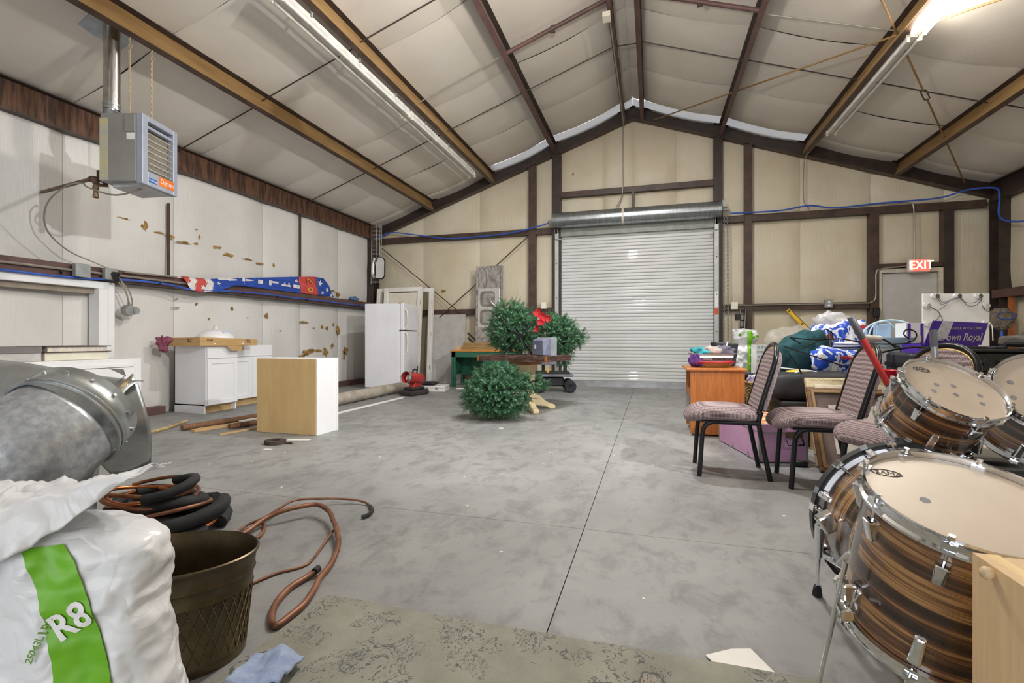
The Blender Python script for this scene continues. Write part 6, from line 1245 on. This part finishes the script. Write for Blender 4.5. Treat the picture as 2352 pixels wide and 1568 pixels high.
# duster, timber by the right wall
c = px(2300, 733, 7.2); t = T('ceiling_duster', 'grey mop head duster on a blue pole by the corner column', 'duster', (c.x, c.y, 0), world=True); MB().cyl((c.x+.02, c.y-.05, 0), (c.x, c.y, c.z-.1), .018, n=10).build('pole', BLUEH, t, smooth=.8)
blob(MB(), c, (.155, .09, .155), .9, .22, 16, 5, 40, 24).build('mop_head', M('grey_cotton', (142, 130, 114), (108, 96, 82), 1, 0, 30, (1, 1, 1), 1, .02, 50), t, smooth=4)
MB().tube([c+V((.1*cos(a)*1.1, -.10, .05+.055*sin(a))) for a in [2*pi*i/24 for i in range(24)]], .006, 6, closed=True).build('blue_band', BLUEH, t)
c = px(2323, 720, 7.5); tag(MB().box(c.x-.035, c.x+.035, c.y-.02, c.y+.02, 0, 1.63).build('timber', M('orange_timber', (178, 108, 56), (150, 84, 40), .6, 0, 3, (12, 12, 1))), 'orange stained timber upright by the right wall', 'lumber')
t = T('wall_heater_box', 'grey electrical box with a white knob on the right wall', 'electrical box', (5.42, 7.85, 2.45)); MB().cbox((0, 0, .15), (.1, .2, .34)).build('body', GREYP, t, bevel=.01); MB().cyl((-.05, -.05, .08), (-.08, -.05, .08), .02, n=10).build('knob', WHITE, t)
# ---------------------------------------------------------------- black range
t = T('kitchen_range', 'black electric range with knobs at the right frame edge', 'range', (2.44, 4.3, 0), world=True); RB = M('range_black', (30, 31, 33), (22, 23, 25), .22, 0, 3, coat=.5)
MB().box(2.06, 2.82, 4.0, 4.62, .08, .87).build('body', RB, t, bevel=.006); MB().box(2.05, 2.83, 3.975, 4.63, .87, .895).build('cooktop', RB, t, bevel=.008); MB().box(2.06, 2.82, 3.975, 4.0, .74, .865).build('control_panel', RB, t, bevel=.006)
dv = MB().box(2.07, 2.81, 3.965, 4.0, .2, .72).build('oven_door', RB, t, bevel=.008); MB().box(2.15, 2.73, 3.96, 3.966, .32, .62).build('oven_window', M('oven_glass', (62, 72, 58), (40, 48, 42), .08), dv); MB().tube([(2.12, 3.965, .69), (2.12, 3.92, .69), (2.76, 3.92, .69), (2.76, 3.965, .69)], .012, 8).build('handle', RB, dv)
for x in (2.13, 2.22, 2.42, 2.66, 2.75): MB().cyl((x, 3.975, .805), (x, 3.945, .805), .024, .02, 14).build('knob', BLACK, t, smooth=.7)
for x in (2.32, 2.54): text('lettering', 'OFF  HI', .018, OFFW, t, XF((x, 3.974, .835), (1, 0, 0), (0, 0, 1)), .0004)
for x, y in ((2.22, 4.12), (2.62, 4.14)):
    for r_ in (.1, .07, .04): MB().tube([(x+r_*cos(2*pi*i/22), y+r_*sin(2*pi*i/22), .902) for i in range(22)], .007, 5, closed=True).build('burner_coil', BLACKM, t)
tag(blob(MB(), (2.66, 4.40, .945), (.17, .14, .045), .5, .08, 6, 4, 40, 18, -.046).build('seat_cushion', M('dusty_vinyl', (112, 104, 92), (64, 60, 56), .8, 0, 6), smooth=4), 'dusty grey vinyl cushion on top of the black range', 'cushion')
rod('black_hose', 'black tube lying across the front of the cooktop', [(2.3, 4.08, .925), (2.6, 4.04, .925), (2.85, 4.1, .925)], .018, BLACK, 'tube', 5)
# ---------------------------------------------------------------- poles
t = T('broom_handle', 'red pole with a grey grip leaning across the chairs', 'pole', px(2085, 975, 2.74), world=True); a_ = px(1953, 727, 2.72); b_ = px(2092, 978, 2.66)
d = (b_-a_).normalized(); ln = (b_-a_).length; MB().cyl(a_, a_+d*.14, .0185, n=14).build('grip', GREYP if False else M('grey_grip', (92, 92, 98), None, .5), t, smooth=.8, bevel=.004); MB().cyl(a_+d*.13, a_+d*(ln*.62), .017, n=14).build('shaft', M('red_enamel', (186, 50, 48), (172, 42, 40), .4), t, smooth=.8); MB().cyl(a_+d*(ln*.62), b_, .015, n=12).build('lower_shaft', MC['grey_grip'], t, smooth=.8)
t = T('silver_pole', 'silver pole with a dark grip standing behind the small tom', 'pole', px(2162, 987, 2.55), world=True); a_ = px(2143, 757, 2.55); b_ = px(2160, 985, 2.52); d = (b_-a_).normalized(); MB().cyl(a_, a_+d*.09, .017, n=12).build('grip', MC['grey_grip'], t, smooth=.8); MB().cyl(a_+d*.09, b_, .0155, n=12).build('shaft', M('satin_silver', (176, 178, 184), None, .35, .7), t, smooth=.8)
# ---------------------------------------------------------------- drum kit
def drum(name, label, top, n, r, depth, nl, ph=0, xdir=(1, 0, 0), logo=True, hoopmat=None, dots=(), lug2=True, headmat=None, badge=(-.45, .55, 0)):
    n = V(n).normalized(); X = XF(V(top)-n*depth, V(xdir)-n*V(xdir).dot(n), n.cross(V(xdir)-n*V(xdir).dot(n)))
    loc = X.translation; t = T(name, label, 'drum', loc, rot=X.to_euler()); HM = hoopmat or CHROME
    MB().lathe([(r*.955, .005), (r*.955, depth-.005), (r*.94, depth-.004), (r*.94, .006)], 64, closed=True).build('shell', DRUMW, t, smooth=.6)
    for z0, dz in ((depth, 1), (0, -1)):
        if hoopmat:
            pr_ = [(r*.985, z0-dz*.028), (r*1.03, z0-dz*.028), (r*1.03, z0+dz*.012), (r*.985, z0+dz*.012)]
        else:
            pr_ = [(r*.965, z0-dz*.022), (r*1.03, z0-dz*.022), (r*1.035, z0-dz*.016), (r*1.0, z0-dz*.012), (r*1.0, z0+dz*.006), (r*1.018, z0+dz*.010), (r*1.01, z0+dz*.014), (r*.985, z0+dz*.012), (r*.982, z0-dz*.014)]
        MB().lathe(pr_, 64, closed=True).build('hoop', HM, t, smooth=.9)
        h_ = MB().lathe([(r*.985, z0-dz*.006), (r*.972, z0-dz*.0015), (r*.955, z0-dz*.002), (0, z0-dz*.002)], 64).build('head', headmat or DRUMH, t, smooth=4)
        if hoopmat: MB().lathe([(r*.955, z0-dz*.034), (r*.985, z0-dz*.034), (r*.985, z0-dz*.026), (r*.955, z0-dz*.026)], 64, closed=True).build('head_ring', CHROME, t, smooth=.9)
        if dz > 0:
            for (x, y) in dots: MB().cyl((x*r, y*r, z0-.0018), (x*r, y*r, z0-.0012), r*.055, n=16).build('ink_dot', M('grey_ink', (150, 146, 150), None, .6), h_)
            if logo:
                bx, by, ba = badge; Xl = Matrix.Translation((bx*r, by*r, z0-.0014)) @ Matrix.Rotation(ba, 4, 'Z'); lw = r*.165
                MB(Xl).tube([(lw*cos(2*pi*i/36), lw*.45*sin(2*pi*i/36), 0) for i in range(36)], .0011, 4, closed=True).build('logo_ring', BLACK, h_)
                text('logo_lettering', 'TAMA', r*.11, BLACK, h_, Xl @ Matrix.Translation((lw*.1, 0, 0)), .0005, sx=1.05); MB(Xl).prism([(-lw*.72, lw*.2), (-lw*.6, lw*.2), (-lw*.45, -lw*.2), (-lw*.56, -lw*.2)], 0, .0006).build('logo_mark', BLACK, h_)
    for k in range(nl):
        for top_, in ((True,), (False,)):
            if not top_ and not lug2: continue
            a = ph+2*pi*(k+(0 if top_ else .0))/nl; zc = depth-.075 if top_ else .075
            if depth < .25: zc = depth-.062 if top_ else .062; 
            if depth < .25 and not top_: a += pi/nl
            R_ = Matrix.Rotation(a, 4, 'Z'); sgn = 1 if top_ else -1; x0 = r*.955
            lg = MB(R_).hexa([(x0-.002, -.012, zc-.03), (x0-.002, .012, zc-.03), (x0-.002, .015, zc+.03), (x0-.002, -.015, zc+.03), (x0+.008, -.008, zc-.026), (x0+.008, .008, zc-.026), (x0+.026, .011, zc+.028), (x0+.026, -.011, zc+.028)] if top_ else
                [(x0-.002, -.015, zc-.03), (x0-.002, .015, zc-.03), (x0-.002, .012, zc+.03), (x0-.002, -.012, zc+.03), (x0+.026, -.011, zc-.028), (x0+.026, .011, zc-.028), (x0+.008, .008, zc+.026), (x0+.008, -.008, zc+.026)]).build('lug', CHROME, t, bevel=.004, seg=2)
            ze = depth+.006 if top_ else -.006; xr = r*1.025
            MB(R_).cyl((xr-.004, 0, zc), (xr-.004, 0, ze+sgn*.008), .003, n=6).build('tension_rod', CHROME, lg); MB(R_).cyl((xr-.004, 0, ze+sgn*.002), (xr-.004, 0, ze+sgn*.014), .006, n=8).build('rod_head', CHROME, lg); MB(R_).box(xr-.016, xr+.008, -.012, .012, (ze-sgn*.012 if sgn > 0 else ze), (ze if sgn > 0 else ze-sgn*.012)).build('claw', CHROME, lg)
    return t, X
# floor tom
n = V((.049, -.317, .947)).normalized(); top = V((.642, 1.258, .614))
t, X = drum('floor_tom', 'striped ebony floor tom with chrome legs, largest drum in front', top, n, .18, .345, 8, R(12), badge=(-.62, .48, -.12), dots=((-.42, -.05),))
for a in (R(188), R(308), R(68)):
    p = X @ V((.172*cos(a), .172*sin(a), .085)); q = X @ V((.206*cos(a), .206*sin(a), .085)); g = X @ V((.206*cos(a), .206*sin(a), .17))
    br = MB().cbox((p+q)/2, (.034, .034, .045)).build('leg_bracket', CHROME, None); 
    bpy.data.objects.remove(br)
    Xi = X.inverted(); b = MB(Xi); b.beam(p, q, .034, .042); br = b.build('leg_bracket', CHROME, t, bevel=.006, seg=2)
    MB(Xi).cyl(q+V((0, -.012, -.03)), q+V((0, -.05, -.035)), .012, .016, 10).build('wing_nut', CHROME, br, bevel=.003)
    d = (g-q).normalized(); s_len = (q.z-.012)/max(.2, d.z); ft = q-d*s_len
    lg = MB(Xi).tube([g, q, ft], .0055, 8).build('leg', CHROME, t, smooth=.9); MB(Xi).cyl(ft, ft+d*.04, .011, .008, 10).build('rubber_foot', RUBBER, lg)
# rack toms
n1 = V((.194, -.587, .786)); drum('rack_tom', 'striped ebony rack tom tilted on top of the bass drum', (1.012, 2.051, .786), n1, .155, .195, 6, R(38), badge=(-.42, .58, -.1), dots=((-.3, .08), (-.45, -.16), (.06, .12), (-.02, -.18), (.5, -.08), (.42, -.36)))
n2 = V((-.095, -.732, .674)); drum('rack_tom', 'striped ebony rack tom cut off by the right frame edge', (1.338, 2.118, .776), n2, .168, .215, 6, R(25), logo=False, dots=((-.62, .3), (-.72, -.1)))
# bass drum lying with its axis toward the camera
tb, Xb = drum('bass_drum', 'striped ebony bass drum with black hoop behind the floor tom', (.862, 2.04, .30), (.02, 1, 0), .285, .42, 8, R(20), logo=False, hoopmat=M('black_hoop', (40, 41, 44), (32, 33, 36), .35), lug2=False, headmat=M('black_head', (30, 30, 32), None, .4))
t = tb; Xi = Xb.inverted()
p0 = V((.862-.27, 1.86, .36)); p1 = V((.545, 1.86, .33)); p2 = V((.50, 1.98, .22)); p3 = F_(1877, 1358, .015)
br = MB(Xi).beam(p0, p1, .05, .06).build('spur_bracket', CHROME, t, bevel=.008, seg=2); MB(Xi).cyl(p1, p1+(p3-p1)*.42, .014, n=10).build('spur_sleeve', CHROME, br, smooth=.8)
lg = MB(Xi).tube([p1, p3], .007, 8).build('spur', CHROME, t, smooth=.9); MB(Xi).cyl(p3-V((0, 0, .012)), p3+(p1-p3).normalized()*.035, .017, .012, 12).build('rubber_foot', RUBBER, lg, smooth=.8)
for a in [R(100)+k*2*pi/10 for k in range(10)]:
    e = V((.862+.29*cos(a), 2.035, .30+.29*sin(a))); d = V((cos(a), 0, sin(a)))
    cl = MB(Xi).beam(e+d*.004+V((0, .01, 0)), e+d*.002-V((0, .035, 0)), .03, .012, d).build('claw_hook', CHROME, t, bevel=.003); MB(Xi).cyl(e-V((0, .03, 0)), e-d*.02-V((0, .12, 0)), .004, n=6).build('tension_rod', CHROME, cl)
# red strip and cream block behind the toms
tag(blob(MB(), (1.42, 2.62, .47), (.09, .05, .03), .5, .05, 9, 3, 24, 12).build('cream_block', OFFW, smooth=4), 'cream plastic piece lying between the two rack toms', 'plastic')
t = T('equipment_case', 'black equipment case with a red edge behind the rack toms', 'case', (1.62, 2.62, 0)); MB().box(-.36, .42, -.16, .16, 0, .42).build('body', BLACK, t, bevel=.02); MB().box(-.365, .425, -.165, -.158, .38, .40).build('red_edge', RED, t); MB().box(-.1, .1, -.175, -.16, .2, .24).build('handle', BLACKM, t)
# pale wood box in the bottom right corner
t = T('wood_cabinet', 'pale maple box cabinet with a round knob, bottom right corner', 'cabinet', (.78, .66, 0), world=True)
MB().box(.52, .538, .3, 1.0, 0, .60).build('door', MAPLE, t); MB().box(.538, .556, .3, 1.0, 0, .6).build('side', MAPLE_E, t); MB().box(.556, 1.05, .3, 1.0, .0, .597).build('carcass', MAPLE, t)
q = px(2280, 1317, .75); k = (.52)/(q.x) ; zq = .96+(q.z-.96)*k; yq = q.y*k
MB().lathe([(0, .014), (.006, .013), (.0095, .008), (.009, .002), (.006, 0)], 20, XF((.52, yq, zq), (0, 0, 1), (0, 1, 0))).build('knob', M('knob_wood', (236, 206, 164), None, .5), t, smooth=4) if False else MB().lathe([(.006, 0), (.009, .003), (.0105, .009), (.008, .014), (0, .016)], 20, XF((.52, yq, zq), (0, 1, 0), (0, 0, -1) if False else (0, 0, 1)) @ Matrix.Rotation(pi, 4, 'X')).build('knob', M('knob_wood', (236, 206, 164), None, .5), t, smooth=4)
